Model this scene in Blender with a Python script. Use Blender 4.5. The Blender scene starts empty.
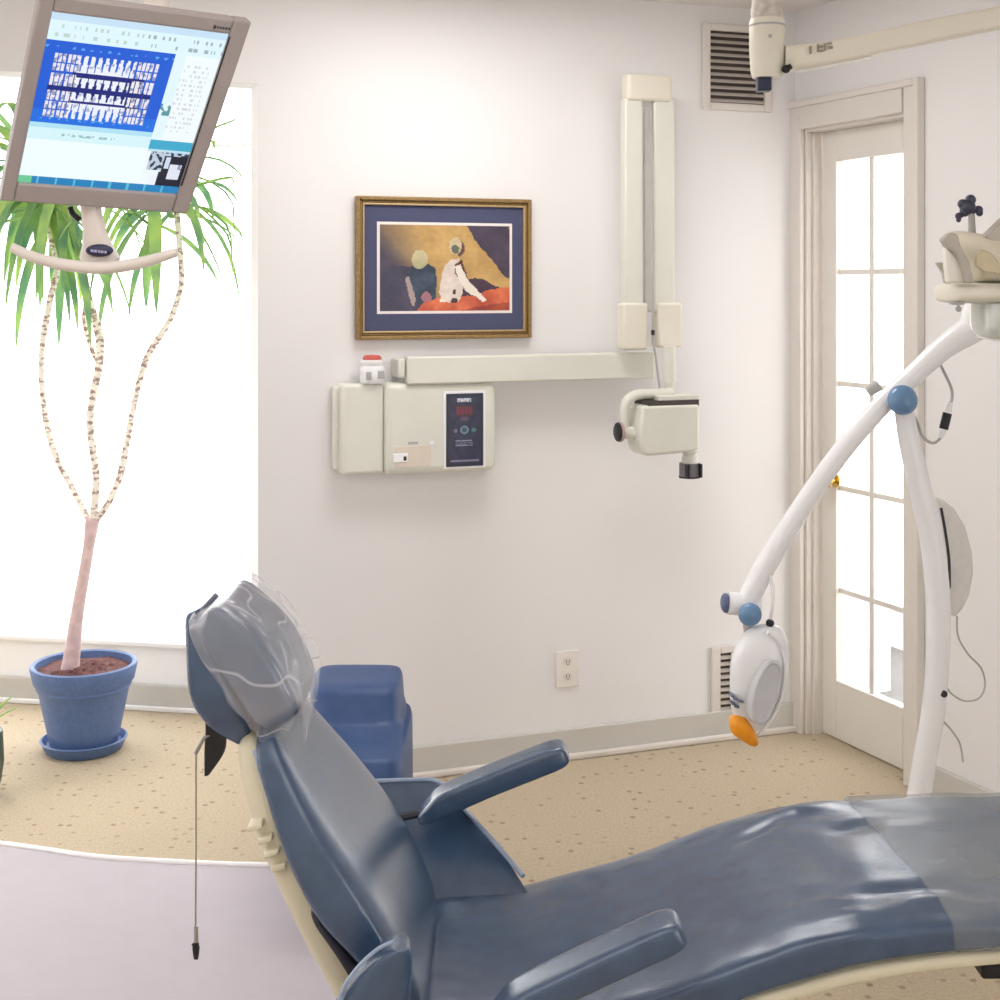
import bpy, math, random
from mathutils import Vector as V, Matrix, noise
random.seed(7)
C = bpy.context.scene.collection
F = 1380.0; HY = 285.0; EYE = 1.5
def P(px, py, d): return V(((px-500)/F*d, d, EYE-(py-HY)/F*d))

# ------------------------------------------------------------------ camera
cd = bpy.data.cameras.new('camera'); cam = bpy.data.objects.new('camera', cd); C.objects.link(cam)
cam.location = (0, 0, EYE); cam.rotation_euler = (math.pi/2, 0, 0)
cd.sensor_width = 36; cd.lens = 36*F/1000; cd.shift_y = -(500-HY)/1000; cd.clip_start = .05
bpy.context.scene.camera = cam
vs = bpy.context.scene.view_settings
vs.view_transform = 'Standard'; vs.look = 'None'; vs.exposure = 0.0; vs.gamma = 1; vs.use_curve_mapping = False

# ------------------------------------------------------------------ materials
def lin(c):
    return tuple(((x/255)/12.92 if x/255 <= .04045 else ((x/255+.055)/1.055)**2.4) for x in c)
MC = {}
def mat(name, rgb, rough=.5, var=.04, scale=40, bump=0, bscale=200, metal=0, coat=0, spec=.5, trans=0, emit=0, alpha=1, sheen=0):
    if name in MC: return MC[name]
    m = bpy.data.materials.new(name); m.use_nodes = True; nt = m.node_tree; N = nt.nodes; L = nt.links
    b = N['Principled BSDF']; c = lin(rgb)
    tc = N.new('ShaderNodeTexCoord')
    nz = N.new('ShaderNodeTexNoise'); nz.inputs['Scale'].default_value = scale; nz.inputs['Detail'].default_value = 3
    L.new(tc.outputs['Object'], nz.inputs['Vector'])
    cr = N.new('ShaderNodeValToRGB'); e = cr.color_ramp.elements
    e[0].position = .3; e[1].position = .7
    e[0].color = tuple(max(0, x*(1-var)) for x in c)+(1,); e[1].color = tuple(min(1, x*(1+var)) for x in c)+(1,)
    L.new(nz.outputs['Fac'], cr.inputs['Fac']); L.new(cr.outputs['Color'], b.inputs['Base Color'])
    b.inputs['Roughness'].default_value = rough; b.inputs['Metallic'].default_value = metal
    b.inputs['Coat Weight'].default_value = coat; b.inputs['Coat Roughness'].default_value = .2 if name == 'blue_vinyl' else .03; b.inputs['Specular IOR Level'].default_value = spec
    b.inputs['Transmission Weight'].default_value = trans
    if emit:
        b.inputs['Emission Color'].default_value = c+(1,); b.inputs['Emission Strength'].default_value = emit
    if bump:
        n2 = N.new('ShaderNodeTexNoise'); n2.inputs['Scale'].default_value = bscale; n2.inputs['Detail'].default_value = 4
        L.new(tc.outputs['Object'], n2.inputs['Vector'])
        bp = N.new('ShaderNodeBump'); bp.inputs['Strength'].default_value = bump; bp.inputs['Distance'].default_value = .004
        L.new(n2.outputs['Fac'], bp.inputs['Height']); L.new(bp.outputs['Normal'], b.inputs['Normal'])
    MC[name] = m; return m
def film(name, rgb, opacity, rough=.15, gloss=.15, bump=.6, bscale=14, crease=0):
    """thin see-through sheet: transparent + a little white scatter + gloss"""
    m = bpy.data.materials.new(name); m.use_nodes = True; nt = m.node_tree; N = nt.nodes; L = nt.links
    for n in list(N): N.remove(n)
    out = N.new('ShaderNodeOutputMaterial'); t = N.new('ShaderNodeBsdfTransparent'); d = N.new('ShaderNodeBsdfDiffuse')
    d.inputs['Color'].default_value = lin(rgb)+(1,)
    g = N.new('ShaderNodeBsdfGlossy'); g.inputs['Roughness'].default_value = rough; g.inputs['Color'].default_value = (1, 1, 1, 1)
    tc = N.new('ShaderNodeTexCoord'); nz = N.new('ShaderNodeTexNoise'); nz.inputs['Scale'].default_value = bscale
    nz.inputs['Detail'].default_value = 1; L.new(tc.outputs['Object'], nz.inputs['Vector'])
    mr = N.new('ShaderNodeMapRange'); mr.inputs['To Min'].default_value = opacity*.55; mr.inputs['To Max'].default_value = min(1, opacity*1.45)
    mr.inputs['From Min'].default_value = .3; mr.inputs['From Max'].default_value = .7
    L.new(nz.outputs['Fac'], mr.inputs['Value'])
    su = N.new('ShaderNodeMath'); su.operation = 'SUBTRACT'; su.inputs[1].default_value = .5; L.new(nz.outputs['Fac'], su.inputs[0])
    ab = N.new('ShaderNodeMath'); ab.operation = 'ABSOLUTE'; L.new(su.outputs[0], ab.inputs[0])
    cr = N.new('ShaderNodeMapRange'); cr.inputs['From Min'].default_value = 0; cr.inputs['From Max'].default_value = .02; cr.inputs['To Min'].default_value = crease; cr.inputs['To Max'].default_value = 0
    L.new(ab.outputs[0], cr.inputs['Value']); ad = N.new('ShaderNodeMath'); ad.operation = 'ADD'; ad.use_clamp = True; L.new(mr.outputs['Result'], ad.inputs[0]); L.new(cr.outputs['Result'], ad.inputs[1])
    m1 = N.new('ShaderNodeMixShader'); L.new(ad.outputs[0], m1.inputs['Fac']); L.new(t.outputs[0], m1.inputs[1]); L.new(d.outputs[0], m1.inputs[2])
    m2 = N.new('ShaderNodeMixShader'); m2.inputs['Fac'].default_value = gloss; L.new(m1.outputs[0], m2.inputs[1]); L.new(g.outputs[0], m2.inputs[2])
    if bump:
        bp = N.new('ShaderNodeBump'); bp.inputs['Strength'].default_value = bump; bp.inputs['Distance'].default_value = .01
        L.new(nz.outputs['Fac'], bp.inputs['Height']); L.new(bp.outputs['Normal'], g.inputs['Normal'])
    L.new(m2.outputs[0], out.inputs['Surface']); return m
def picmat(name, emit=0, rough=.5):
    m = bpy.data.materials.new(name); m.use_nodes = True; nt = m.node_tree; N = nt.nodes; b = N['Principled BSDF']
    a = N.new('ShaderNodeVertexColor'); a.layer_name = 'print'
    nt.links.new(a.outputs['Color'], b.inputs['Base Color']); b.inputs['Roughness'].default_value = rough
    if emit:
        nt.links.new(a.outputs['Color'], b.inputs['Emission Color']); b.inputs['Emission Strength'].default_value = emit
        b.inputs['Base Color'].default_value = (0, 0, 0, 1)
        nt.links.remove(b.inputs['Base Color'].links[0])
    return m

WALL = mat('wall_paint', (238, 236.3, 236), .85, .008, 3, .05, 120, spec=.2)
CEIL = mat('ceiling_paint', (235, 230, 228), .9, .01, 3, spec=.2)
TRIM = mat('trim_paint', (226, 220, 213), .45, .015, 8)
DOORP = mat('door_paint', (232, 228, 220), .4, .012, 8)
BASEB = mat('baseboard_vinyl', (205, 203, 196), .5, .02, 8)
WHITEP = mat('white_gloss_paint', (250, 250, 250), .4, .01, 8)
CREAM = mat('cream_enamel', (226, 226, 215), .35, .015, 12)
CREAM2 = mat('cream_plastic', (232, 227, 212), .4, .02, 12)
SHELL = mat('beige_shell_plastic', (222, 214, 188), .4, .03, 9)
WPL = mat('white_plastic', (244, 244, 246), .28, .01, 12, coat=.3)
GREYPL = mat('grey_plastic', (176, 176, 174), .4, .03, 20)
MONI = mat('taupe_monitor_plastic', (160, 150, 148), .45, .03, 30)
MONH = mat('pale_handle_plastic', (224, 214, 206), .4, .02, 20)
NAVY = mat('navy_plastic', (38, 42, 72), .35, .05, 20)
BLACK = mat('black_rubber', (22, 22, 26), .45, .1, 30)
BLUEK = mat('steel_blue_plastic', (98, 136, 176), .25, .04, 30, coat=.4)
DBLUEK = mat('dull_blue_plastic', (92, 104, 140), .3, .04, 30)
LEATH = mat('blue_vinyl', (58, 80, 108), .25, .12, 26, .12, 320, spec=.75, coat=.3)
LEATHB = mat('bright_blue_vinyl', (50, 78, 126), .45, .08, 30, .15, 300)
PIPE = mat('vinyl_piping', (150, 165, 190), .35, .03, 30)
DARKP = mat('dark_back_panel', (48, 48, 58), .6, .1, 30)
POT = mat('blue_glazed_clay', (92, 118, 166), .5, .08, 60, .3, 90)
SOIL = mat('potting_soil', (104, 68, 66), .95, .45, 90, 1, 90)
BRASS = mat('brass', (200, 165, 90), .25, .05, 20, metal=.9)
CHROME = mat('chrome_chain', (170, 168, 165), .3, .05, 20, metal=.8)
ORANGE = mat('orange_plastic', (250, 160, 20), .4, .06, 60)
GOLD = mat('gold_frame', (150, 122, 78), .45, .25, 160, .3, 200, metal=.35)
MATB = mat('blue_mat_board', (78, 82, 112), .9, .07, 240)
MATW = mat('white_mat_bevel', (240, 232, 228), .8, .02, 60)
REDP = mat('red_plastic', (205, 96, 88), .4, .05, 60)
DARKV = mat('vent_shadow_metal', (70, 62, 58), .8, .05, 30)
SLAT = mat('vent_slat', (190, 182, 172), .5, .05, 30)
LENS = mat('lens_plastic', (205, 208, 200), .15, .03, 30, coat=.5)
GLASS = film('window_glass', (255, 255, 255), .02, .02, .05, 0)
FILM = film('clear_plastic_cover', (244, 244, 252), .14, .2, .08, .9, 9, .30)
FILM2 = film('foot_plastic_cover', (165, 170, 172), .30, .5, .03, .9, 9, .08)
MATF = mat('chair_mat_plastic', (186, 178, 184), .6, .02, 14, .12, 60, spec=.2)
MATE = mat('chair_mat_lip', (250, 248, 248), .3, .01, 14)

def carpet():
    m = bpy.data.materials.new('tan_carpet'); m.use_nodes = True; nt = m.node_tree; N = nt.nodes; L = nt.links; b = N['Principled BSDF']
    tc = N.new('ShaderNodeTexCoord')
    n1 = N.new('ShaderNodeTexNoise'); n1.inputs['Scale'].default_value = 130; n1.inputs['Detail'].default_value = 6; L.new(tc.outputs['Object'], n1.inputs['Vector'])
    r1 = N.new('ShaderNodeValToRGB'); e = r1.color_ramp.elements; e[0].position = .3; e[1].position = .7
    e[0].color = lin((186, 170, 145))+(1,); e[1].color = lin((206, 191, 167))+(1,); L.new(n1.outputs['Fac'], r1.inputs['Fac'])
    vo = N.new('ShaderNodeTexVoronoi'); vo.voronoi_dimensions = '2D'; vo.inputs['Scale'].default_value = 15; vo.inputs['Randomness'].default_value = .9; L.new(tc.outputs['Object'], vo.inputs['Vector'])
    r2 = N.new('ShaderNodeValToRGB'); e = r2.color_ramp.elements; e[0].position = .06; e[1].position = .15; e[0].color = (1, 1, 1, 1); e[1].color = (0, 0, 0, 1)
    L.new(vo.outputs['Distance'], r2.inputs['Fac'])
    mx = N.new('ShaderNodeMix'); mx.data_type = 'RGBA'; L.new(r2.outputs['Color'], mx.inputs[0])
    mu = N.new('ShaderNodeMath'); mu.operation = 'MULTIPLY'; L.new(r2.outputs['Color'], mu.inputs[0])
    n3 = N.new('ShaderNodeTexNoise'); n3.inputs['Scale'].default_value = 9; L.new(tc.outputs['Object'], n3.inputs['Vector'])
    r3 = N.new('ShaderNodeMapRange'); r3.inputs['From Min'].default_value = .42; r3.inputs['From Max'].default_value = .58; r3.inputs['To Max'].default_value = .8; L.new(n3.outputs['Fac'], r3.inputs['Value']); L.new(r3.outputs['Result'], mu.inputs[1]); L.new(mu.outputs[0], mx.inputs[0])
    L.new(r1.outputs['Color'], mx.inputs[6]); mx.inputs[7].default_value = lin((146, 122, 100))+(1,)
    L.new(mx.outputs[2], b.inputs['Base Color']); b.inputs['Roughness'].default_value = .95; b.inputs['Specular IOR Level'].default_value = .1
    n2 = N.new('ShaderNodeTexNoise'); n2.inputs['Scale'].default_value = 260; L.new(tc.outputs['Object'], n2.inputs['Vector'])
    bp = N.new('ShaderNodeBump'); bp.inputs['Strength'].default_value = .5; bp.inputs['Distance'].default_value = .006
    L.new(n2.outputs['Fac'], bp.inputs['Height']); L.new(bp.outputs['Normal'], b.inputs['Normal'])
    return m
CARPET = carpet()
def leafmat(name, a, b_):
    m = bpy.data.materials.new(name); m.use_nodes = True; nt = m.node_tree; N = nt.nodes; L = nt.links
    for n in list(N): N.remove(n)
    out = N.new('ShaderNodeOutputMaterial'); d = N.new('ShaderNodeBsdfDiffuse'); t = N.new('ShaderNodeBsdfTranslucent')
    tc = N.new('ShaderNodeTexCoord'); nz = N.new('ShaderNodeTexNoise'); nz.inputs['Scale'].default_value = 9; L.new(tc.outputs['Object'], nz.inputs['Vector'])
    r = N.new('ShaderNodeValToRGB'); e = r.color_ramp.elements; e[0].position = .35; e[1].position = .65; e[0].color = lin(a)+(1,); e[1].color = lin(b_)+(1,)
    L.new(nz.outputs['Fac'], r.inputs['Fac']); L.new(r.outputs['Color'], d.inputs['Color']); L.new(r.outputs['Color'], t.inputs['Color'])
    mx = N.new('ShaderNodeMixShader'); mx.inputs['Fac'].default_value = .55; L.new(d.outputs[0], mx.inputs[1]); L.new(t.outputs[0], mx.inputs[2]); L.new(mx.outputs[0], out.inputs['Surface'])
    return m
LEAF = leafmat('dragon_tree_leaf', (146, 186, 154), (202, 224, 150))
def barkmat():
    m = bpy.data.materials.new('speckled_bark'); m.use_nodes = True; nt = m.node_tree; N = nt.nodes; L = nt.links; b = N['Principled BSDF']
    tc = N.new('ShaderNodeTexCoord'); mp = N.new('ShaderNodeMapping'); mp.inputs['Scale'].default_value = (50, 50, 85)
    L.new(tc.outputs['Object'], mp.inputs['Vector']); nz = N.new('ShaderNodeTexNoise'); nz.inputs['Scale'].default_value = 1; nz.inputs['Detail'].default_value = 2
    L.new(mp.outputs[0], nz.inputs['Vector']); r = N.new('ShaderNodeValToRGB'); e = r.color_ramp.elements
    e[0].position = .40; e[1].position = .50; e[0].color = lin((178, 150, 142))+(1,); e[1].color = lin((255, 250, 238))+(1,)
    L.new(nz.outputs['Fac'], r.inputs['Fac']); L.new(r.outputs['Color'], b.inputs['Base Color']); b.inputs['Roughness'].default_value = .9
    return m
BARK = barkmat()
TRUNK = mat('smooth_trunk_bark', (222, 196, 194), .9, .12, 40, .4, 60)

# ------------------------------------------------------------------ object helpers
def _name(o, label, cat, group=None, kind=None):
    if label: o['label'] = label
    if cat: o['category'] = cat
    if group: o['group'] = group
    if kind: o['kind'] = kind
    return o
def thing(name, label, cat, loc=(0, 0, 0), group=None):
    o = bpy.data.objects.new(name, None); C.objects.link(o); o.location = loc; o.empty_display_size = .05
    return _name(o, label, cat, group)
def struct(name, loc=(0, 0, 0)):
    o = bpy.data.objects.new(name, None); C.objects.link(o); o.location = loc; o['kind'] = 'structure'; return o
def wloc(o):
    v = V((0, 0, 0))
    while o is not None: v = v+V(o.location); o = o.parent
    return v
class MB:
    def __init__(s): s.v = []; s.f = []; s.mi = []; s.cur = 0
    def add(s, vs_, fs):
        k = len(s.v); s.v += [V(x) for x in vs_]; s.f += [tuple(i+k for i in f) for f in fs]; s.mi += [s.cur]*len(fs); return s
    def box(s, lo, hi, fr=None):
        x0, y0, z0 = lo; x1, y1, z1 = hi
        vv = [(x0, y0, z0), (x1, y0, z0), (x1, y1, z0), (x0, y1, z0), (x0, y0, z1), (x1, y0, z1), (x1, y1, z1), (x0, y1, z1)]
        if fr: vv = [fr.w(*p) for p in vv]
        return s.add(vv, [(0, 3, 2, 1), (4, 5, 6, 7), (0, 1, 5, 4), (1, 2, 6, 5), (2, 3, 7, 6), (3, 0, 4, 7)])
    def prism(s, pts, ext, fr=None):
        """pts: closed outline (3-D points), extruded by vector ext"""
        n = len(pts); a = [V(p) for p in pts]; b = [p+V(ext) for p in a]
        return s.add(a+b, [tuple(range(n))[::-1], tuple(range(n, 2*n))]+[(i, (i+1) % n, n+(i+1) % n, n+i) for i in range(n)])
    def loft(s, rings, cap=True, closed=False):
        n = len(rings[0]); k = len(rings); vv = [p for r in rings for p in r]; ff = []
        for j in range(k-1 if not closed else k):
            j2 = (j+1) % k
            for i in range(n): ff.append((j*n+i, j*n+(i+1) % n, j2*n+(i+1) % n, j2*n+i))
        if cap and not closed:
            ff.append(tuple(range(n))[::-1]); ff.append(tuple((k-1)*n+i for i in range(n)))
        return s.add(vv, ff)
    def tube(s, pts, r, n=12, smooth=6, flat=1.0):
        pts = [V(p) for p in pts]; rr = r if isinstance(r, (list, tuple)) else [r]*len(pts)
        q = []; qr = []
        if smooth and len(pts) > 2:
            for i in range(len(pts)-1):
                p0 = pts[max(i-1, 0)]; p1 = pts[i]; p2 = pts[i+1]; p3 = pts[min(i+2, len(pts)-1)]
                for t in range(smooth):
                    u = t/smooth
                    q.append(.5*((2*p1)+(p2-p0)*u+(2*p0-5*p1+4*p2-p3)*u*u+(3*p1-p0-3*p2+p3)*u**3)); qr.append(rr[i]*(1-u)+rr[i+1]*u)
            q.append(pts[-1]); qr.append(rr[-1])
        else: q = pts; qr = rr
        rings = []; up = None
        for i, p in enumerate(q):
            d = (q[min(i+1, len(q)-1)]-q[max(i-1, 0)]).normalized()
            if up is None: up = d.orthogonal().normalized()
            up = (up-d*up.dot(d)).normalized(); sd = d.cross(up)
            rings.append([p+(up*math.cos(a)*flat+sd*math.sin(a))*qr[i] for a in [2*math.pi*t/n for t in range(n)]])
        return s.loft(rings)
    def cyl(s, a, b, r0, r1=None, n=28):
        return s.tube([a, b], [r0, r1 if r1 is not None else r0], n, 0)
    def lathe(s, c, prof, n=40, axis=V((0, 0, 1)), squash=1):
        axis = V(axis).normalized(); e1 = axis.orthogonal().normalized() if abs(axis.z) < .99 else V((1, 0, 0)); e2 = axis.cross(e1)
        return s.loft([[V(c)+axis*h+(e1*math.cos(t)+e2*math.sin(t)*squash)*r for t in [2*math.pi*i/n for i in range(n)]] for r, h in prof])
    def ball(s, c, r, axis=V((0, 0, 1)), n=20):
        rx, rz = (r, r) if not isinstance(r, tuple) else r
        prof = [(max(1e-4, rx*math.sin(math.pi*i/n)), -rz*math.cos(math.pi*i/n)) for i in range(n+1)]
        return s.lathe(c, prof, 24, axis)
    def build(s, name, m, parent=None, bevel=0, seg=3, smooth=True, angle=35, label=None, kind=None, sub=0):
        off = wloc(parent) if parent else V((0, 0, 0))
        me = bpy.data.meshes.new(name); me.from_pydata([p-off for p in s.v], [], s.f)
        for x in (m if isinstance(m, list) else [m]): me.materials.append(x)
        for p, k in zip(me.polygons, s.mi): p.material_index = k; p.use_smooth = smooth
        me.update()
        import bmesh as bm_
        b = bm_.new(); b.from_mesh(me); bm_.ops.recalc_face_normals(b, faces=b.faces); b.to_mesh(me); b.free()
        if smooth: me.set_sharp_from_angle(angle=math.radians(angle))
        o = bpy.data.objects.new(name, me); C.objects.link(o)
        if parent: o.parent = parent
        if bevel:
            md = o.modifiers.new('bevel', 'BEVEL'); md.width = bevel; md.segments = seg; md.limit_method = 'ANGLE'; md.angle_limit = math.radians(40)
            md.harden_normals = False
        if sub:
            md = o.modifiers.new('sub', 'SUBSURF'); md.levels = sub; md.render_levels = sub
        if label: o['label'] = label
        if kind: o['kind'] = kind
        return o
def sring(c, a, b, ha, hb, ex=4, n=40):
    """superellipse ring: centre c, axes a,b"""
    out = []
    for i in range(n):
        t = 2*math.pi*i/n; x = math.copysign(abs(math.cos(t))**(2/ex), math.cos(t)); y = math.copysign(abs(math.sin(t))**(2/ex), math.sin(t))
        out.append(V(c)+V(a)*x*ha+V(b)*y*hb)
    return out
def lerp_path(keys, n):
    """keys: list of tuples, resampled with Catmull-Rom to n rows"""
    out = []; m = len(keys)-1
    for j in range(n):
        t = j/(n-1)*m; i = min(int(t), m-1); u = t-i
        g = [keys[max(i-1, 0)], keys[i], keys[i+1], keys[min(i+2, m)]]
        out.append(tuple(.5*((2*b)+(c-a)*u+(2*a-5*b+4*c-d)*u*u+(3*b-a-3*c+d)*u**3) for a, b, c, d in zip(*g)))
    return out
def cushion(keys, yc, ex=4, n=40, ringn=44, endr=.03, wr=None, drop=0):
    """keys rows: (X, Z of TOP surface, half width, half thickness); lies in XZ, wide along Y. wr(x,y)->extra height"""
    rows = lerp_path(keys, n); mb = MB(); rings = []
    pts = [V((r[0], yc, r[1])) for r in rows]
    tot = [0]
    for i in range(1, n): tot.append(tot[-1]+(pts[i]-pts[i-1]).length)
    for i, r in enumerate(rows):
        d = (pts[min(i+1, n-1)]-pts[max(i-1, 0)]).normalized(); nr = V((-d.z, 0, d.x))
        if nr.z < -.3 or (abs(nr.z) <= .3 and nr.x < 0): nr = -nr
        e = min(tot[i], tot[-1]-tot[i]); k = 1 if e >= endr else math.sqrt(max(.0, 1-(1-e/endr)**2))
        k = max(k, .04)
        hw = r[2]-endr*(1-k)*.8; ht = r[3]*max(k, .08)
        c = pts[i]-nr*(r[3]+drop)
        ring = sring(c, V((0, 1, 0)), nr, hw, ht, ex, ringn)
        if wr:
            ring = [p+nr*(wr(p.x, p.y) if (p-c).dot(nr) > 0 else 0) for p in ring]
        rings.append(ring)
    return mb.loft(rings)

class Frame:
    def __init__(s, o, x): s.o = V((o[0], o[1], 0)); s.x = V((x[0], x[1], 0)).normalized(); s.y = V((0, 0, 1)).cross(s.x)
    def w(s, u, v, z): return V((s.o.x, s.o.y, 0))+s.x*u+s.y*v+V((0, 0, z))
    def uz(s, px, py, off=0):
        """pixel -> (u, z) on the plane at distance off (negative = into the room)"""
        o = s.o+s.y*off; k = (px-500)/F
        u = (k*o.y-o.x)/(s.x.x-k*s.x.y); p = o+s.x*u
        return u, EYE-(py-HY)/F*p.y
BW = Frame((.997, 4.66), (1.271, .46))         # back wall, u runs right, v runs into the wall
DW = Frame((.997, 4.66), (.409, -.9126))        # wall with the door
WW = Frame((-.844, 4.811), (.753, -.14))       # window wall of the alcove
def fbox(mb, fr, x0, y0, x1, y1, f, b):
    """box whose front face (offset f) fills the pixel rectangle, back at offset b"""
    u0, z1 = fr.uz(x0, y0, f); u1, z0 = fr.uz(x1, y1, f); u0 = max(u0, fr.uz(x0, y0, b)[0])
    return mb.box((u0, f, z0), (u1, b, z1), fr)
CH = 2.42
def raster(name, w, h, fn, corner, ux, uy, m, parent, label=None):
    """a printed sheet: w x h cells, fn(s,t) -> rgb 0..255, t down"""
    me = bpy.data.meshes.new(name); off = wloc(parent) if parent else V((0, 0, 0))
    vv = [V(corner)+V(ux)*(i/w)+V(uy)*(j/h)-off for j in range(h+1) for i in range(w+1)]
    ff = [(j*(w+1)+i, (j+1)*(w+1)+i, (j+1)*(w+1)+i+1, j*(w+1)+i+1) for j in range(h) for i in range(w)]
    me.from_pydata(vv, [], ff); at = me.color_attributes.new('print', 'FLOAT_COLOR', 'CORNER'); cols = []
    for j in range(h):
        for i in range(w): cols += list(lin([max(0, min(255, x)) for x in fn((i+.5)/w, (j+.5)/h)])+(1,))*4
    at.data.foreach_set('color', cols); me.materials.append(m); me.update()
    o = bpy.data.objects.new(name, me); C.objects.link(o)
    if parent: o.parent = parent
    if label: o['label'] = label
    return o
def inpoly(x, y, poly):
    c = False; j = len(poly)-1
    for i in range(len(poly)):
        xi, yi = poly[i]; xj, yj = poly[j]
        if (yi > y) != (yj > y) and x < (xj-xi)*(y-yi)/(yj-yi)+xi: c = not c
        j = i
    return c

# ------------------------------------------------------------------ room shell
uWin = -1.342*V((1.271, .46)).length               # end of the back wall at the alcove
MB().prism([(-3.75, -1.4, -.1), (3.2, -1.4, -.1), (3.2, 6.3, -.1), (-.76, 6.3, -.1), (-.76, 4.86, -.1), (-3.75, 5.42, -.1)], (0, 0, .1)).build('floor', CARPET, smooth=False, kind='structure')
MB().prism([(-3.75, -1.4, CH), (3.2, -1.4, CH), (3.2, 3.4, CH), (1.4, 4.9, CH), BW.w(0, .1, CH), BW.w(-4.2, .1, CH)], (0, 0, .1)).build('ceiling', CEIL, smooth=False, kind='structure')
MB().box((-3.75, -1.4, 0), (-3.65, 5.5, CH)).build('wall_left', WALL, smooth=False, kind='structure')
MB().box((-3.75, -1.5, 0), (3.2, -1.4, CH)).build('wall_rear', WALL, smooth=False, kind='structure')
# back wall with its thick end, and the header over the alcove
mb = MB(); mb.box((uWin, 0, 0), (.14, .12, CH), BW); mb.box((-4.2, 0, 2.09), (uWin, .12, CH), BW)
mb.build('wall_back', WALL, smooth=False, kind='structure')
a = BW.w(uWin, .12, 0); b_ = V((-.80, 4.80, 0))
mb = MB(); mb.prism([BW.w(uWin+.025, .12, 0), BW.w(uWin+.09, .12, 0), (-.70, 4.85, 0), (-.80, 4.85, 0)], (0, 0, CH)); mb.build('wall_alcove', WALL, smooth=False, kind='structure')
MB().prism([BW.w(-4.2, .12, 2.36), BW.w(uWin+.09, .12, 2.36), (-.70, 4.95, 2.36), (-4.6, 5.72, 2.36)], (0, 0, .22)).build('ceiling_alcove', CEIL, smooth=False, kind='structure')
# window wall : low wall, baseboard, window
sill_z = EYE-(648-HY)/F*4.85
mb = MB(); mb.box((-3.6, 0, 0), (.14, .12, sill_z), WW); mb.box((-3.6, 0, 2.33), (.1, .12, CH), WW); mb.build('wall_window', WHITEP, smooth=False, kind='structure')
mb = MB(); mb.box((-3.6, -.018, .0), (.01, 0, .09), WW); mb.build('baseboard_window', BASEB, bevel=.004, kind='structure')
mb = MB(); mb.box((-3.6, -.032, .0), (.01, -.018, .018), WW); mb.build('trim_1', WHITEP, bevel=.005, kind='structure')
win = struct('window_1', WW.w(-1, 0, sill_z))
mb = MB(); mb.box((-3.6, -.03, sill_z), (.07, .13, sill_z+.02), WW); mb.build('window_sill', WHITEP, win, bevel=.006)
mb = MB()
for u0 in (-3.6, -1.9, .03): mb.box((u0, .03, sill_z+.02), (u0+.035, .08, 2.33), WW)
mb.box((-3.6, .04, 1.985), (.03, .07, 1.999), WW); mb.box((-3.6, .03, 2.30), (.03, .08, 2.33), WW)
mb.build('window_frame', WHITEP, win, bevel=.004)
mb = MB(); mb.box((-3.58, .05, sill_z+.02), (.03, .054, 2.30), WW); mb.build('window_pane', GLASS, win, smooth=False)
# baseboard of the back wall
mb = MB(); mb.box((uWin, -.016, 0), (-.0, 0, .096), BW); mb.build('baseboard_back', BASEB, bevel=.004, kind='structure')
mb = MB(); mb.box((uWin, -.032, 0), (-.0, -.016, .022), BW); mb.build('trim_2', TRIM, bevel=.007, kind='structure')

# ------------------------------------------------------------------ door wall
uL, zt = DW.uz(803, 120, 0); uR, _ = DW.uz(909, 120, 0); _, ztop = DW.uz(787, 128, 0)
uO, zO = DW.uz(786.5, 113, -.02); uQ, zQ = DW.uz(918, 73, -.02)
zO = (zO+zQ)/2; ztop = zO-.075
mb = MB(); mb.box((-.14, 0, 0), (uL, .11, CH), DW); mb.box((uR, 0, 0), (5.5, .11, CH), DW); mb.box((uL, 0, ztop), (uR, .11, CH), DW)
mb.build('wall_right', WALL, smooth=False, kind='structure')
mb = MB(); mb.box((uQ, -.016, 0), (5.5, 0, .096), DW); mb.build('baseboard_right', BASEB, bevel=.004, kind='structure')
door = struct('door_1', DW.w((uL+uR)/2, 0, 0))
mb = MB()
for (x0, x1, f) in ((uO, uL+.01, -.02), (uR-.004, uQ, -.02), ): mb.box((x0, f, 0), (x1, 0, zO), DW)
mb.box((uL+.01, -.02, ztop-.01), (uR-.01, 0, zO), DW)
mb.box((uO-.008, -.03, 0), (uO+.015, 0, zO+.01), DW); mb.box((uQ-.015, -.03, 0), (uQ+.008, 0, zO+.01), DW); mb.box((uO+.015, -.03, zO-.012), (uQ-.015, 0, zO+.01), DW)
mb.build('door_casing', TRIM, door, bevel=.004)
mb = MB(); mb.box((uL, 0, 0), (uL+.022, .11, ztop), DW); mb.box((uR-.012, 0, 0), (uR, .11, ztop), DW); mb.box((uL+.02, 0, ztop-.02), (uR-.012, .11, ztop), DW)
mb.box((uL+.022, .02, 0), (uL+.034, .05, ztop-.02), DW)
mb.build('door_jamb', TRIM, door, bevel=.002)
S0, S1 = .055, .09
ug0, _ = DW.uz(836, 390, S0); um0, _ = DW.uz(866, 390, S0); um1, _ = DW.uz(870.5, 390, S0)
ug1 = um1+(um0-ug0)
zrow = []
for py in (161, 272, 384, 489, 592, 682): zrow.append(DW.uz(840, py, S0)[1])
sl = uL+.034; sr = ug1+(ug0-sl)
sr = min(sr, uR-.012)
mb = MB(); mb.box((sl, S0, 0.006), (ug0, S1, ztop-.02), DW); mb.box((ug1, S0, .006), (sr, S1, ztop-.02), DW)
mb.box((ug0, S0, zrow[0]), (ug1, S1, ztop-.02), DW); mb.box((ug0, S0, .006), (ug1, S1, zrow[-1]), DW)
mb.build('door_slab', DOORP, door, bevel=.003)
mb = MB(); mb.box((um0, S0+.012, zrow[-1]), (um1, S1-.018, zrow[0]), DW)
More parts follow.
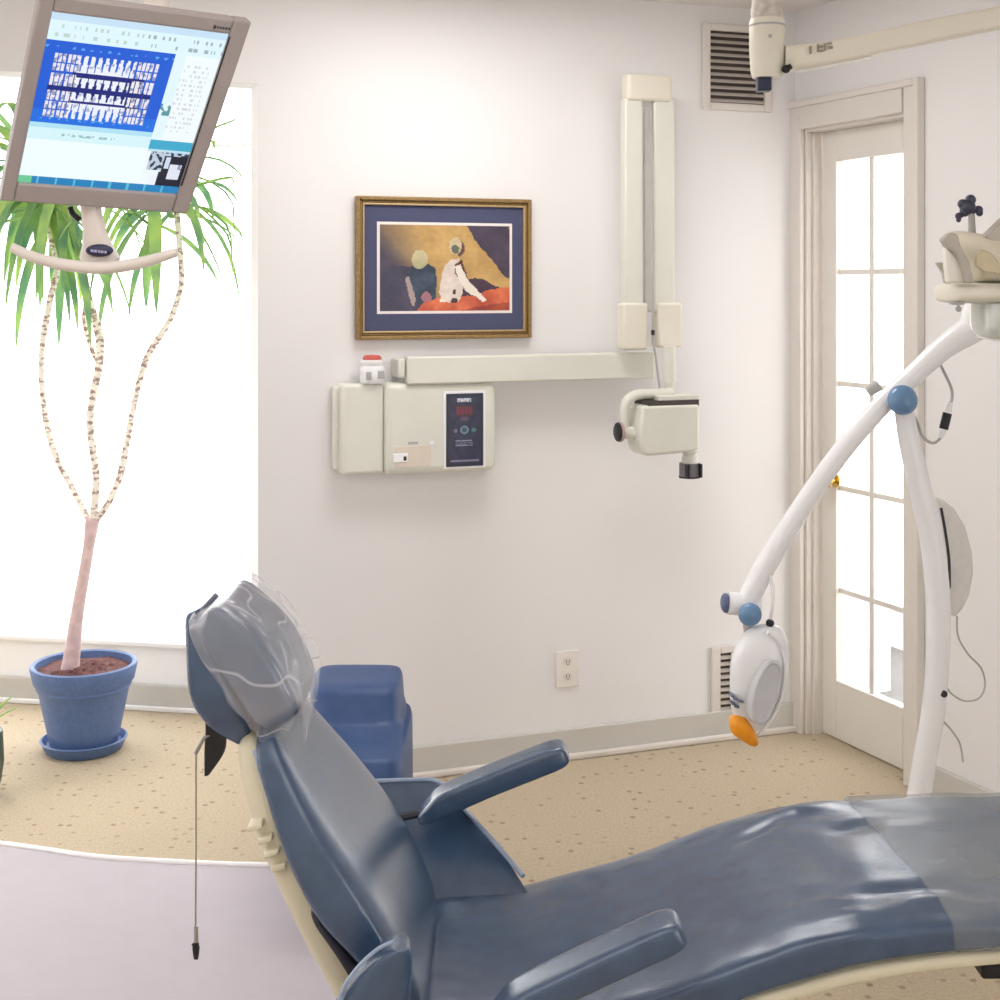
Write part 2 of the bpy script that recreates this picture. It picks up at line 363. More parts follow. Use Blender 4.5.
for z in zrow[1:-1]:
    mb.box((ug0, S0+.013, z-.009), (um0, S1-.018, z+.009), DW); mb.box((um1, S0+.013, z-.009), (ug1, S1-.018, z+.009), DW)
mb.build('muntins', DOORP, door, bevel=.003)
for (a0, a1) in ((ug0, um0), (um1, ug1)):
    for k in range(5):
        mb = MB(); mb.box((a0, .07, zrow[k+1]+.009*(k < 4)), (a1, .074, zrow[k]-.009*(k > 0)), DW); mb.build('glass_pane', GLASS, door, smooth=False)
ku, kz = DW.uz(826, 481, S0-.04)
mb = MB(); c = DW.w(ku, S0, kz); n_ = -DW.y
mb.lathe(c, [(.022, 0), (.024, .004), (.01, .008), (.009, .02), (.02, .028), (.024, .04), (.018, .05), (.002, .054)], 24, n_)
mb.build('door_knob', BRASS, door)
# bottom threshold line
# room beyond the door : pale low wall, and window ledge seen through the lower panes
mb = MB(); mb.box((-.95, 1.0, 0), (.6, 1.1, .17), DW); mb.build('wall_beyond', WALL, smooth=False, kind='structure')
mb = MB(); mb.box((-2.4, .50, 0), (-.21, .58, 1.0), DW); mb.build('wall_far_room', WHITEP, smooth=False, kind='structure')
mb = MB(); mb.box((-.97, .97, .17), (.65, 1.12, .19), DW); mb.build('trim_3', TRIM, smooth=False, kind='structure')

MB().box((-2.4, .12, .0), (.6, 1.0, .004), DW).build('floor', mat('grey_carpet', (120, 118, 116), .95, .2, 80), smooth=False, kind='structure')
# ------------------------------------------------------------------ vents and outlet
def vent(name, label, x0, y0, x1, y1, gx0, gy0, gx1, gy1, nsl, vertical=False):
    f = -.012; u0, z1 = BW.uz(x0, y0, f); u1, _ = BW.uz(x1, y1, f); z0 = BW.uz((x0), y1, f)[1]
    a0, c1 = BW.uz(gx0, gy0, f); a1, _ = BW.uz(gx1, gy1, f); c0 = BW.uz(gx0, gy1, f)[1]
    t = thing(name, label, 'air vent', BW.w((u0+u1)/2, 0, z0), 'wall air vents')
    mb = MB(); mb.box((u0, f, z0), (a0, 0, z1), BW); mb.box((a1, f, z0), (u1, 0, z1), BW); mb.box((a0, f, z0), (a1, 0, c0), BW); mb.box((a0, f, c1), (a1, 0, z1), BW)
    mb.build('vent_frame', TRIM if not vertical else TRIM, t, bevel=.004)
    mb = MB(); mb.box((a0, -.003, c0), (a1, 0, c1), BW); mb.build('vent_backing', DARKV, t, smooth=False)
    for i in range(nsl):
        mb = MB(); zz = c0+(c1-c0)*(i+.5)/nsl; h = (c1-c0)/nsl
        q = [BW.w(a0, -.003, zz-h*.05), BW.w(a0, -.012, zz-h*.42), BW.w(a0, -.0135, zz-h*.30), BW.w(a0, -.0045, zz+h*.12)]
        mb.prism(q, BW.x*(a1-a0)); mb.build('slat', SLAT, t, smooth=False)
    if vertical:
        mb = MB()
        for i in range(1, 4): uu = a0+(a1-a0)*i/4; mb.box((uu-.004, -.016, c0), (uu+.004, -.012, c1), BW)
        mb.build('divider', TRIM, t, smooth=False)
vent('air_vent', 'large square white wall vent with horizontal slats high in the corner', 703, 22, 772, 109, 711, 30, 765, 102, 11)
vent('air_vent', 'low white floor vent behind the tooth whitening lamp head', 712, 648, 772, 719, 721, 654, 765, 712, 9, True)
f = -.008; u0, z1 = BW.uz(556, 652, f); u1, z0 = BW.uz(579, 686, f)
t = thing('power_outlet', 'white double power outlet low on the back wall', 'outlet', BW.w((u0+u1)/2, 0, z0))
mb = MB(); mb.box((u0, f, z0), (u1, 0, z1), BW); mb.build('cover_plate', mat('outlet_plate', (238, 233, 226), .35, .01), t, bevel=.003)
for k in (.3, .7):
    zc = z0+(z1-z0)*k; uc = (u0+u1)/2
    mb = MB(); mb.lathe(BW.w(uc, f, zc), [(.0135, 0), (.0135, .003), (.001, .003)], 24, -BW.y); s_ = mb.build('socket', TRIM, t)
    mb = MB()
    for dx in (-.005, .005): mb.box((uc+dx-.001, f-.0036, zc-.003), (uc+dx+.001, f-.003, zc+.006), BW)
    mb.box((uc-.002, f-.0036, zc-.009), (uc+.002, f-.003, zc-.005), BW); mb.build('slot', DARKV, s_, smooth=False)

# ------------------------------------------------------------------ framed picture
f = -.025; u0, z1 = BW.uz(356.5, 196, f); u1, z0 = BW.uz(532, 337.5, f); z0b = BW.uz(357, 340.5, f)[1]; z0 = (z0+z0b)/2; z1 = (z1+BW.uz(532, 199, f)[1])/2
t = thing('framed_picture', 'gold framed painting of two seated figures with a blue mat', 'picture', BW.w((u0+u1)/2, 0, z0))
fw = .026
mb = MB()
def frame_sides(mb, u0, u1, z0, z1, w, f, b):
    mb.box((u0, f, z0), (u0+w, b, z1), BW); mb.box((u1-w, f, z0), (u1, b, z1), BW); mb.box((u0+w, f, z0), (u1-w, b, z0+w), BW); mb.box((u0+w, f, z1-w), (u1-w, b, z1), BW)
frame_sides(mb, u0, u1, z0, z1, .012, f, -.002); frame_sides(mb, u0+.012, u1-.012, z0+.012, z1-.012, .008, f+.008, -.002)
mb.build('picture_frame', GOLD, t, bevel=.003)
mb = MB(); frame_sides(mb, u0+.02, u1-.02, z0+.02, z1-.02, .006, f+.004, -.002); mb.build('inner_moulding', mat('pale_gold', (190, 164, 120), .4, .1, 120, metal=.3), t, bevel=.002)
mb = MB(); mb.box((u0+.026, -.012, z0+.026), (u1-.026, -.002, z1-.026), BW); mb.build('mat_board', MATB, t, smooth=False)
pu0, pz1 = BW.uz(377, 221.5, -.013); pu1, pz0 = BW.uz(512, 313, -.013)
mb = MB(); mb.box((pu0, -.0135, pz0), (pu1, -.012, pz1), BW); mb.build('mat_border', MATW, t, smooth=False)
e = .0085
def paint(s, t_):
    n = noise.noise(V((s*7, t_*5, 1)))*.5+noise.noise(V((s*24, t_*20, 4)))*.25
    x = s+.007*noise.noise(V((s*30, t_*22, 7))); y = t_+.011*noise.noise(V((s*28, t_*24, 12)))
    # warm wall, darker to the left
    r, g, b = 196+n*40, 158+n*38, 96+n*30
    k = max(0, min(1, (.36-x)*2.6+(y-.25)*.8)); r, g, b = r*(1-k)+98*k, g*(1-k)+84*k, b*(1-k)+80*k
    kd = max(0, min(1, (y*.9-x*1.5-.02)*3.5)); r, g, b = r*(1-kd)+(74+n*36)*kd, g*(1-kd)+(66+n*30)*kd, b*(1-kd)+(84+n*30)*kd
    if y > .48 and x < .32: r, g, b = 66+n*30, 62+n*25, 84+n*28
    if inpoly(x, y, [(.66, 0), (1, 0), (1, .62), (.97, .62), (.86, .4), (.75, .22)]): r, g, b = 72+n*30, 60+n*22, 80+n*26
    if inpoly(x, y, [(.62, .66), (.7, .62), (.78, .62), (.9, .72), (1, .76), (1, .84), (.6, .84)]): r, g, b = 66+n*20, 44+n*20, 62+n*20
    if inpoly(x, y, [(.28, 1), (.34, .86), (.5, .84), (.74, .82), (.82, .76), (1, .72), (1, 1)]): r, g, b = 206+n*60, 100+n*60, 66+n*40
    if inpoly(x, y, [(.6, 1), (.72, .96), (1, .9), (1, 1)]): r, g, b = 160+n*50, 66+n*40, 46
    # left figure
    if inpoly(x, y, [(.2, .6), (.26, .48), (.36, .45), (.42, .5), (.43, .66), (.42, .86), (.3, .92), (.24, .84)]): r, g, b = 50+n*50, 66+n*50, 86+n*50
    if ((x-.3)/.062)**2+((y-.40)/.11)**2 < 1: r, g, b = 190+n*50, 180+n*40, 140+n*40
    if ((x-.35)/.04)**2+((y-.84)/.06)**2 < 1: r, g, b = 160, 110, 120
    if inpoly(x, y, [(.19, .62), (.22, .6), (.27, .86), (.26, .95), (.23, .9)]): r, g, b = 170, 150, 145
    # right figure
    if inpoly(x, y, [(.49, .48), (.53, .41), (.6, .39), (.62, .5), (.6, .62), (.64, .74), (.6, .9), (.46, .9), (.45, .72)]): r, g, b = 222+n*50, 208+n*50, 196+n*50
    if inpoly(x, y, [(.57, .46), (.62, .4), (.66, .56), (.68, .68), (.62, .66), (.57, .56)]): r, g, b = 96, 44, 44
    if inpoly(x, y, [(.57, .48), (.61, .46), (.68, .66), (.76, .78), (.82, .88), (.79, .9), (.74, .84), (.66, .78), (.6, .64)]): r, g, b = 236, 226, 214
    if ((x-.61)/.035)**2+((y-.27)/.09)**2 < 1: r, g, b = 100, 70, 66
    if ((x-.575)/.05)**2+((y-.24)/.10)**2 < 1: r, g, b = 206+n*40, 186+n*40, 150+n*40
    if ((x-.575)/.03)**2+((y-.28)/.05)**2 < 1: r, g, b = 96, 104, 92
    if ((x-.57)/.03)**2+((y-.88)/.03)**2 < 1 or ((x-.565)/.015)**2+((y-.78)/.03)**2 < 1: r, g, b = 70, 40, 50
    return r, g, b
raster('painting', 130, 88, paint, BW.w(pu0+e, -.0142, pz1-e), BW.x*(pu1-pu0-2*e), V((0, 0, -(pz1-pz0-2*e))), picmat('painting_print', rough=.4), t)

# ------------------------------------------------------------------ x-ray control box
t = thing('xray_control_box', 'cream wall-mounted control box with navy keypad under the long arm', 'control box', BW.w(BW.uz(412, 476)[0], 0, BW.uz(412, 476)[1]))
f = -.075
u0, z1 = BW.uz(338, 384.5, f); u1, _ = BW.uz(384, 380, f); z0 = BW.uz(345, 475.5, f)[1]
mb = MB(); mb.box((u0+.012, f, z0), (u1, -.001, z1), BW); mb.build('left_housing', CREAM, t, bevel=.012, seg=4)
mb = MB(); mb.box((u0-.004, f+.035, z0+.012), (u0+.03, -.001, z1-.008), BW); mb.build('side_flange', CREAM, t, bevel=.008)
u2, z2 = BW.uz(385, 383.5, f-.01); u3, _ = BW.uz(497, 381, f-.01); z0 = BW.uz(385, 476, f-.01)[1]
mb = MB(); mb.box((u2, f-.01, z0), (u3, -.001, z2), BW); hs = mb.build('right_housing', CREAM, t, bevel=.024, seg=6)
mb = MB(); mb.box((u2-.006, f+.02, z0+.01), (u2+.001, -.002, z2-.01), BW); mb.build('joint_strip', GREYPL, t, smooth=False)
ff = f-.0105
def pbox(mb, x0, y0, x1, y1, a, b_): return fbox(mb, BW, x0, y0, x1, y1, a, b_)
mb = MB(); pbox(mb, 443.5, 391.5, 486, 467.5, ff-.002, ff+.002); mb.build('keypad_surround', WPL, t, bevel=.004)
mb = MB(); pbox(mb, 446, 394, 483.5, 465.5, ff-.005, ff-.001); kp = mb.build('keypad', NAVY, t, bevel=.003)
ku0, kz1 = BW.uz(447.5, 395.5, ff-.006); ku1, kz0 = BW.uz(482, 464, ff-.006)
def pad(s, y):
    n = noise.noise(V((s*6, y*9, 2)))*14
    r, g, b = 36+n, 38+n, 66+n
    if s < .04 or s > .96 or y < .02 or y > .98: return 26, 27, 36
    if .28 < s < .68 and .045 < y < .10 and noise.noise(V((s*38, y*30, 5))) > -.28: return 205, 206, 220
    if .24 < s < .74 and .15 < y < .30: return (120, 36, 54) if int(s*26) % 3 and .17 < y < .285 else (72, 34, 56)
    if ((s-.49)/.13)**2+((y-.34)/.035)**2 < 1: return 86, 66, 88
    d = ((s-.49)/.125)**2+((y-.50)/.06)**2
    if d < 1: return (104, 132, 150) if d > .35 else (60, 74, 96)
    if ((s-.24)/.05)**2+((y-.51)/.03)**2 < 1: return 110, 106, 130
    if ((s-.76)/.07)**2+((y-.505)/.03)**2 < 1: return 66, 116, 116
    if .24 < s < .74 and .64 < y < .735 and int(y*62) % 2 == 0 and noise.noise(V((s*30, y*40, 8))) > -.25: return 140, 140, 166
    if .08 < s < .92 and .925 < y < .955 and noise.noise(V((s*30, 3, 8))) > -.35: return 130, 124, 150
    return r, g, b
raster('keypad_print', 60, 110, pad, BW.w(ku0, ff-.0056, kz1), BW.x*(ku1-ku0), V((0, 0, kz0-kz1)), picmat('keypad_print', rough=.3), kp)
mb = MB(); pbox(mb, 393, 454, 408, 462, ff-.004, ff+.001); sw = mb.build('rocker_switch', WPL, t, bevel=.002)
mb = MB(); pbox(mb, 403.5, 456.5, 406.5, 460.5, ff-.0048, ff-.003); mb.build('switch_mark', BLACK, sw)
mb = MB(); pbox(mb, 408, 442, 418, 444, ff-.001, ff+.001); mb.build('label_plate', GREYPL, t)
mb = MB(); pbox(mb, 429, 441, 434, 444, ff-.002, ff+.001); mb.build('indicator', WPL, t)
mb = MB(); pbox(mb, 395, 447, 431, 466, ff-.0008, ff+.001); mb.build('recess_plate', mat('recess_cream', (226, 214, 200), .5, .02), t, bevel=.001)

# small bottle on the control box
zc = BW.uz(372, 381, -.06)[1]; uc = BW.uz(372.5, 370, -.06)[0]; zc = z1
t = thing('plastic_bottle', 'small white jar with red cap on top of the control box', 'jar', BW.w(uc, -.055, zc))
mb = MB(); mb.lathe(BW.w(uc, -.055, zc), [(.001, 0), (.034, 0), (.037, .006), (.037, .045), (.033, .052), (.036, .058), (.036, .066), (.03, .07), (.001, .07)], 28); mb.build('jar_body', WPL, t)
mb = MB(); mb.lathe(BW.w(uc, -.055, zc+.071), [(.001, 0), (.028, 0), (.028, .006), (.022, .012), (.001, .014)], 28); mb.build('red_cap', REDP, t, label='red cap')
mb = MB(); mb.box((uc-.028, -.0935, zc+.012), (uc-.012, -.0905, zc+.036), BW); mb.box((uc+.008, -.0935, zc+.016), (uc+.028, -.0905, zc+.038), BW); mb.build('printed_mark', GREYPL, t, bevel=.001)

# ------------------------------------------------------------------ x-ray arm
t = thing('xray_machine', 'long cream folding x-ray arm with tube head mounted on the back wall', 'x-ray machine', BW.w(BW.uz(650, 370)[0], 0, BW.uz(650, 370)[1]))
mb = MB(); pbox(mb, 403, 357, 655, 378.5, -.095, -.045); mb.build('wall_rail', CREAM, t, bevel=.006)
mb = MB(); pbox(mb, 422, 378.5, 484, 381.5, -.083, -.03); mb.build('rail_gap_strip', BLACK, t)
mb = MB(); pbox(mb, 391, 359, 406, 378, -.08, -.001); mb.build('rail_bracket', CREAM, t, bevel=.006)
mb = MB(); pbox(mb, 625, 352, 640, 372, -.044, -.001); mb.build('wall_plate', CREAM, t, bevel=.006)
mb = MB(); pbox(mb, 620, 97, 643, 312, -.145, -.105); mb.build('lower_arm', CREAM, t, bevel=.006)
mb = MB(); pbox(mb, 650, 97, 675, 312, -.145, -.115); mb.build('upper_arm', CREAM, t, bevel=.006)
mb = MB(); pbox(mb, 643, 106, 652, 312, -.125, -.11); mb.build('centre_channel', mat('pale_channel', (205, 203, 198), .5), t, bevel=.002)
mb = MB(); pbox(mb, 620.5, 72, 673, 102, -.155, -.10); mb.build('top_cap', CREAM2, t, bevel=.012, seg=4)
mb = MB(); pbox(mb, 616.5, 303, 648.5, 350, -.155, -.10); mb.build('elbow_cover', CREAM2, t, bevel=.009, seg=4)
mb = MB(); pbox(mb, 650.5, 303, 683, 347.5, -.155, -.10); mb.build('elbow_cover', CREAM2, t, bevel=.009, seg=4)
def BP(px, py, off):
    u, z = BW.uz(px, py, off); return BW.w(u, off, z)
mb = MB(); mb.tube([BP(650, 106, -.14), BP(652, 160, -.15), BP(653.5, 250, -.158), BP(653, 330, -.158), BP(656, 360, -.16), BP(660, 392, -.17)], .0034, 8); mb.build('cable', mat('grey_cable', (178, 174, 172), .5), t)
mb = MB(); mb.cyl(BP(653, 330, -.16), BP(653, 335, -.16), .006); mb.build('cable_clip', BLACK, t)
mb = MB(); mb.cyl(BP(669, 346, -.18), BP(670, 382, -.18), .020); mb.cyl(BP(670, 380, -.18), BP(670, 400, -.18), .012); mb.build('pivot', CREAM, t)
mb = MB(); mb.tube([BP(672, 393, -.19), BP(650, 394, -.19), BP(636, 395, -.19), BP(627.5, 401, -.19), BP(624, 412, -.19), BP(624, 430, -.19)], [.016, .016, .016, .016, .015, .014], 16); mb.build('yoke', CREAM, t)
mb = MB(); mb.tube([BP(620, 432, -.19), BP(640, 434, -.19)], [.018, .022], 20, 0); mb.build('trunnion', CREAM, t)
mb = MB(); mb.lathe(BP(620, 432, -.19), [(.001, 0), (.026, 0), (.029, .003), (.029, .009), (.022, .013), (.001, .014)], 28, -BW.x); kb = mb.build('tube_knob', BLACK, t)
mb = MB(); mb.lathe(BP(620, 432, -.19), [(.030, -.004), (.031, .001), (.031, .004), (.028, .005), (.001, .005)], 28, -BW.x); mb.build('knob_ring', mat('pinkish_plastic', (190, 165, 168), .4), kb)
hu0, hz1 = BW.uz(641, 406, -.24); hu1, hz0 = BW.uz(700, 454, -.24)
hp = [(hu0+.008, hz1), (hu1, hz1), (hu1, hz0+.014), (hu1-.03, hz0+.006), (hu0+.03, hz0), (hu0+.012, hz0+.004), (hu0, hz0+.03), (hu0-.004, hz0+.08)]
mb = MB(); mb.prism([BW.w(u, -.24, z) for u, z in hp], BW.y*.10); mb.build('tube_head', CREAM, t, bevel=.01, seg=4)
mb = MB(); pbox(mb, 634.5, 401.5, 699, 406.5, -.235, -.14); mb.build('head_seam', mat('dark_seam', (70, 64, 62), .6), t, smooth=False)
mb = MB(); pbox(mb, 646, 396.5, 699.5, 402, -.23, -.14); mb.build('head_cover', CREAM, t, bevel=.003)
mb = MB(); mb.lathe(BP(690, 462, -.2), [(.001, -.002), (.027, -.002), (.026, .012), (.022, .02), (.024, .03), (.001, .03)], 28, (0, 0, 1)); mb.build('collar', CREAM, t)
mb = MB(); mb.lathe(BP(689.5, 477, -.2), [(.024, 0), (.032, 0), (.032, .044), (.001, .044)], 36, (0, 0, 1)); mb.build('cone', mat('grey_cone', (118, 114, 122), .45, .05), t)
mb = MB(); mb.lathe(BP(689.5, 477.6, -.2), [(.0325, 0), (.0335, 0), (.0335, .005), (.0325, .005), (.0325, 0)], 36, (0, 0, 1)); mb.build('cone_rim', BLACK, t)
mb = MB()
for du in (-.022, .022):
    mb = MB(); mb.box((BW.uz(689.5, 470, -.2)[0]+du-.004, -.236, BW.uz(689.5, 476.5, -.2)[1]), (BW.uz(689.5, 470, -.2)[0]+du+.004, -.215, BW.uz(689.5, 463, -.2)[1]), BW); mb.build('cone_rib', BLACK, t)

# ------------------------------------------------------------------ monitor on a ceiling pole
M0 = 1.75
TL, TR, BR, BL = P(37, -6, M0), P(252, 22, M0), P(187.5, 214, M0), P(-5, 202, M0)
# a true rectangle seen obliquely: fit the tilted panel with slightly varied depths
TL, TR, BL, BR = P(40, -6, 1.70), P(252, 22, 1.82), P(0, 201, 1.78), P(187.5, 214, 1.88)
t = thing('computer_monitor', 'tilted grey flat monitor showing rows of white tooth x-rays', 'monitor', P(95, 205, 1.86))
ux = (TR-TL); nb = (BL-TL).cross(TR-TL).normalized()
if nb.y < 0: nb = -nb
def Q(s, t_, off=0):
    return (TL*(1-s)+TR*s)*(1-t_)+(BL*(1-s)+BR*s)*t_+nb*off
def quadbox(mb, s0, t0, s1, t1, a, b_):
    q = [Q(s0, t0, a), Q(s1, t0, a), Q(s1, t1, a), Q(s0, t1, a), Q(s0, t0, b_), Q(s1, t0, b_), Q(s1, t1, b_), Q(s0, t1, b_)]
    return mb.add(q, [(0, 1, 2, 3), (7, 6, 5, 4), (0, 4, 5, 1), (1, 5, 6, 2), (2, 6, 7, 3), (3, 7, 4, 0)])
s0, s1, t0, t1 = .07, .912, .075, .905
mb = MB(); quadbox(mb, 0, 0, s0, 1, 0, .028); quadbox(mb, s1, 0, 1, 1, 0, .028); quadbox(mb, s0, 0, s1, t0, 0, .028); quadbox(mb, s0, t1, s1, 1, 0, .028)
mb.build('bezel', MONI, t, bevel=.003)
mb = MB(); quadbox(mb, .02, .02, .98, .98, .02, .04); quadbox(mb, .15, .15, .85, .85, .04, .065); mb.build('rear_case', MONI, t, bevel=.006)
def scr(s, y):
    W = (238, 248, 252)
    n = noise.noise(V((s*40, y*36, 3)))
    if y > .955:
        if s < .08: return 110, 200, 150
        return (30, 130, 190) if (s*9) % 1 > .12 else (90, 190, 215)
    if y < .045: return 200, 226, 246
    if y < .16:
        k = 1 if (noise.noise(V((s*60, int(y*45)*1.7, 3))) > .18 and s > .02 and int(y*45) % 2) else 0
        if k: return (190, 214, 208) if s < .55 else (158, 176, 182)
        return 222, 246, 252
    if s < .735 and y < .635:
        b = (18, 92, 214) if y < .56 else (22, 110, 226)
        # rows of teeth
        u = (s-.06)/.60; v = (y-.16)/.475
        if (.05 < v < .09 or .92 < v < .96) and n > .2: return 90, 170, 240
        if 0 < u < 1:
            for k, (a, c, cnt) in enumerate(((.15, .36, 24), (.38, .53, 22), (.60, .71, 22), (.73, .93, 24))):
                if .44 < v+.03*(u-.5) < .66 and k in (1, 2) and .2 < u < .8:
                    pass
                if a < v < c:
                    mid = .24 < u < .76
                    cell = (u*cnt) % 1; loc = (v-a)/(c-a)
                    if mid:
                        cell = (u*cnt*.62) % 1
                        if k == 0: w = .22+.28*loc
                        elif k == 3: w = .5-.28*loc
                        elif k == 1: w = .5-.25*loc; 
                        else: w = .25+.25*loc
                        if k in (1,) and loc < .25 or k == 2 and loc > .85: continue
                        if abs(cell-.5) < w: return (236, 240, 252) if n > -.3 else (176, 186, 214)
                    else:
                        if abs(cell-.5) < .36 and not (.45 < loc < .52 and k in (0, 3)):
                            return (236, 232, 240) if n > -.12 else (150, 156, 186)
            if .36 < v < .75 and (.2 < u < .9): return 12, 30, 120
            if .52 < v < .61: return 10, 34, 130
        return b
    if s >= .735:
        if y < .68:
            if .80 < s < .96 and .2 < y < .62 and int(y*70) % 2 and noise.noise(V((s*60, int(y*70), 3))) > .05: return 214, 214, 224
            if s < .80 and .46 < y < .55 and n > .1: return 90, 150, 160
            return (226, 246, 252) if s < .8 else (240, 250, 253)
        if y < .735: return 60, 170, 206
        if y < .75: return 190, 226, 240
        x = (s-.735)/.265; z = (y-.75)/.205
        if x > .45 and .1 < z: 
            if .62 < x < .92 and .35 < z < .8: return (226, 230, 244) if n > -.25 else (140, 150, 180)
            if .5 < x < .6 and .15 < z < .5: return 210, 220, 240
            return 22, 26, 48
        if x > .1 and z < .55: return (40, 50, 80) if n > .05 else (190, 206, 222)
        if x > .2 and z > .6: return (236, 244, 250) if x < .4 else (30, 34, 56)
        return W
    if y < .665: return 176, 226, 244
    if .69 < y < .71 and n > .05 and .2 < s < .6: return 150, 190, 196
    if y < .735: return 214, 244, 250
    return 240, 252, 255
ob = raster('screen', 170, 140, scr, Q(s0, t0, .006), (0, 0, 0), (0, 0, 0), picmat('screen_glow', 1.0), t)
off = wloc(t); k = 0
for j in range(141):
    for i in range(171): ob.data.vertices[k].co = Q(s0+(s1-s0)*i/170, t0+(t1-t0)*j/140, .006)-off; k += 1
# maker's mark as small raised dashes
mb = MB(); quadbox(mb, .822, .038, .835, .056, -.0008, .001)
for i in range(5): quadbox(mb, .84+i*.014, .042, .849+i*.014, .052, -.0006, .001)
mb.build('maker_mark', DARKP, t, smooth=False)
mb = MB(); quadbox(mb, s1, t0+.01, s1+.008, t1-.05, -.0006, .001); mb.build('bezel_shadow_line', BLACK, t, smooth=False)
mb = MB(); ne = [P(90, 200, 1.85), P(92, 215, 1.85), P(96, 235, 1.84), P(100, 255, 1.83)]
rr = []
for (x, y, w) in ((90, 200, 10), (92, 215, 9.5), (95, 232, 11), (98, 246, 15), (100, 258, 20), (101, 264, 16)):
    rr.append(sring(P(x, y, 1.85), V((1, 0, 0)), V((0, 1, 0)), w*1.85/F, .014, 3, 24))
mb.loft(rr); nk = mb.build('handle_neck', MONH, t)
mb = MB(); mb.tube([P(12, 247, 1.83), P(30, 256, 1.83), P(60, 264, 1.83), P(100, 268, 1.83), P(140, 263, 1.83), P(177, 252, 1.83)], [.006, .0075, .008, .0085, .008, .006], 14); mb.build('handle_bar', MONH, t)
mb = MB(); mb.ball(P(99.5, 250.5, 1.832), (.0185, .006), axis=V((.0, 1, -.0))); o = mb.build('badge', NAVY, t)
o.data.transform(Matrix.Translation(P(99.5, 250.5, 1.832)-wloc(t))@Matrix.Diagonal((1, 1, .46, 1))@Matrix.Translation(-(P(99.5, 250.5, 1.832)-wloc(t))))
mb = MB()
for i, (x, w) in enumerate(((92, 1.4), (95.5, 1.6), (99, .9), (102, 1.5), (105.5, 1.2))):
    mb.add([P(x-w, 249.3+i*.35, 1.8245), P(x+w, 249.6+i*.35, 1.8245), P(x+w, 252.2+i*.35, 1.8245), P(x-w, 251.9+i*.35, 1.8245), P(x-w, 249.3+i*.35, 1.827), P(x+w, 249.6+i*.35, 1.827), P(x+w, 252.2+i*.35, 1.827), P(x-w, 251.9+i*.35, 1.827)], [(0, 1, 2, 3), (7, 6, 5, 4), (0, 4, 5, 1), (1, 5, 6, 2), (2, 6, 7, 3), (3, 7, 4, 0)])
mb.build('badge_lettering', mat('pale_lettering', (170, 170, 205), .5), t, smooth=False)
mb = MB(); mb.tube([P(70, 207, 1.86), P(73, 214, 1.86), P(80, 220, 1.86)], .004, 8); mb.build('cable', BLACK, t)
mb = MB(); cc = Q(.5, .5, .06); mb.cyl(cc, cc+V((0, .10, .02)), .03); top = V((cc.x+.03, cc.y+.12, CH)); mb.tube([cc+V((0, .09, .02)), cc+V((.02, .13, .1)), V((cc.x+.03, cc.y+.13, 2.05)), V((cc.x+.03, cc.y+.13, CH-.01))], .02, 14)
mb.build('ceiling_pole', MONH, t)
mb = MB(); mb.lathe(V((cc.x+.03, cc.y+.13, CH)), [(.001, 0), (.06, 0), (.055, -.03), (.02, -.035)], 24); mb.build('ceiling_flange', MONH, t)

# ------------------------------------------------------------------ potted dragon tree
PD = 4.46
pc = P(84, 0, PD); pc.z = 0; pk = PD/F
t = thing('potted_plant', 'tall dragon tree with three bare stems in a blue clay pot by the window', 'plant', (pc.x, pc.y, 0))
H = EYE-(662-HY)*pk
prof = [(.001, .022), (.105, .022), (.112, .05), (.128, H*.45), (.142, H*.70), (.146, H*.715), (.150, H*.735), (.149, H*.76), (.158, H*.80), (.168, H*.965), (.167, H-.003), (.160, H), (.152, H-.004), (.150, H-.03), (.148, H-.06)]
mb = MB(); mb.lathe((pc.x, pc.y, 0), prof, 56); mb.build('pot', POT, t)
mb = MB(); mb.lathe((pc.x, pc.y, 0), [(.001, 0), (.112, 0), (.122, .008), (.133, .034), (.137, .038), (.13, .041), (.118, .022), (.001, .02)], 56); mb.build('saucer', POT, t)
mb = MB(); rng = []
for j in range(14):
    r = .150*(1-j/14)+.001
    rng.append([V((pc.x+math.cos(a)*r, pc.y+math.sin(a)*r, H-.028+.014*noise.noise(V((math.cos(a)*r*60, math.sin(a)*r*60, 0)))+.016*(1-r/.15))) for a in [2*math.pi*i/40 for i in range(40)]])
mb.loft(rng); mb.build('soil', SOIL, t)
def PT(pts, dz=None): return [P(x, y, PD+(dz or 0)*0+d) for (x, y, d) in pts]
mb = MB(); tp = PT([(69, 675, 0), (72, 655, 0), (77, 615, 0), (84, 575, 0), (89, 545, 0), (92, 522, 0)])
mb.tube(tp, [.032, .026, .021, .019, .018, .024], 14); mb.ball(P(92.5, 521, PD), .021); mb.build('trunk', TRUNK, t)
stems = [[(90, 522, 0), (72, 488, .03), (53, 448, .05), (43, 400, .05), (42, 350, .02), (50, 300, 0), (57, 265, 0), (46, 222, 0), (30, 175, .0)],
         [(93, 522, 0), (96, 475, -.03), (90, 420, -.04), (99, 365, -.03), (99, 335, 0), (89, 300, 0), (82, 268, 0), (72, 225, 0), (60, 180, 0)],
         [(96, 520, 0), (110, 500, .0), (122, 468, .02), (134, 405, .03), (147, 358, .03), (170, 320, 0), (181, 285, 0), (180, 250, 0), (176, 205, 0)]]
for s_, rad in zip(stems, (.0105, .0135, .0105)):
    mb = MB(); pts = PT(s_); mb.tube(pts, [rad*(.9+.25*random.random()) for _ in pts], 12, 8); mb.build('stem', BARK, t)
mb = MB(); mb.tube(PT([(88, 300, 0), (84, 320, .02), (92, 350, .02), (98, 362, 0)]), .008, 8); mb.build('side_stem', BARK, t)
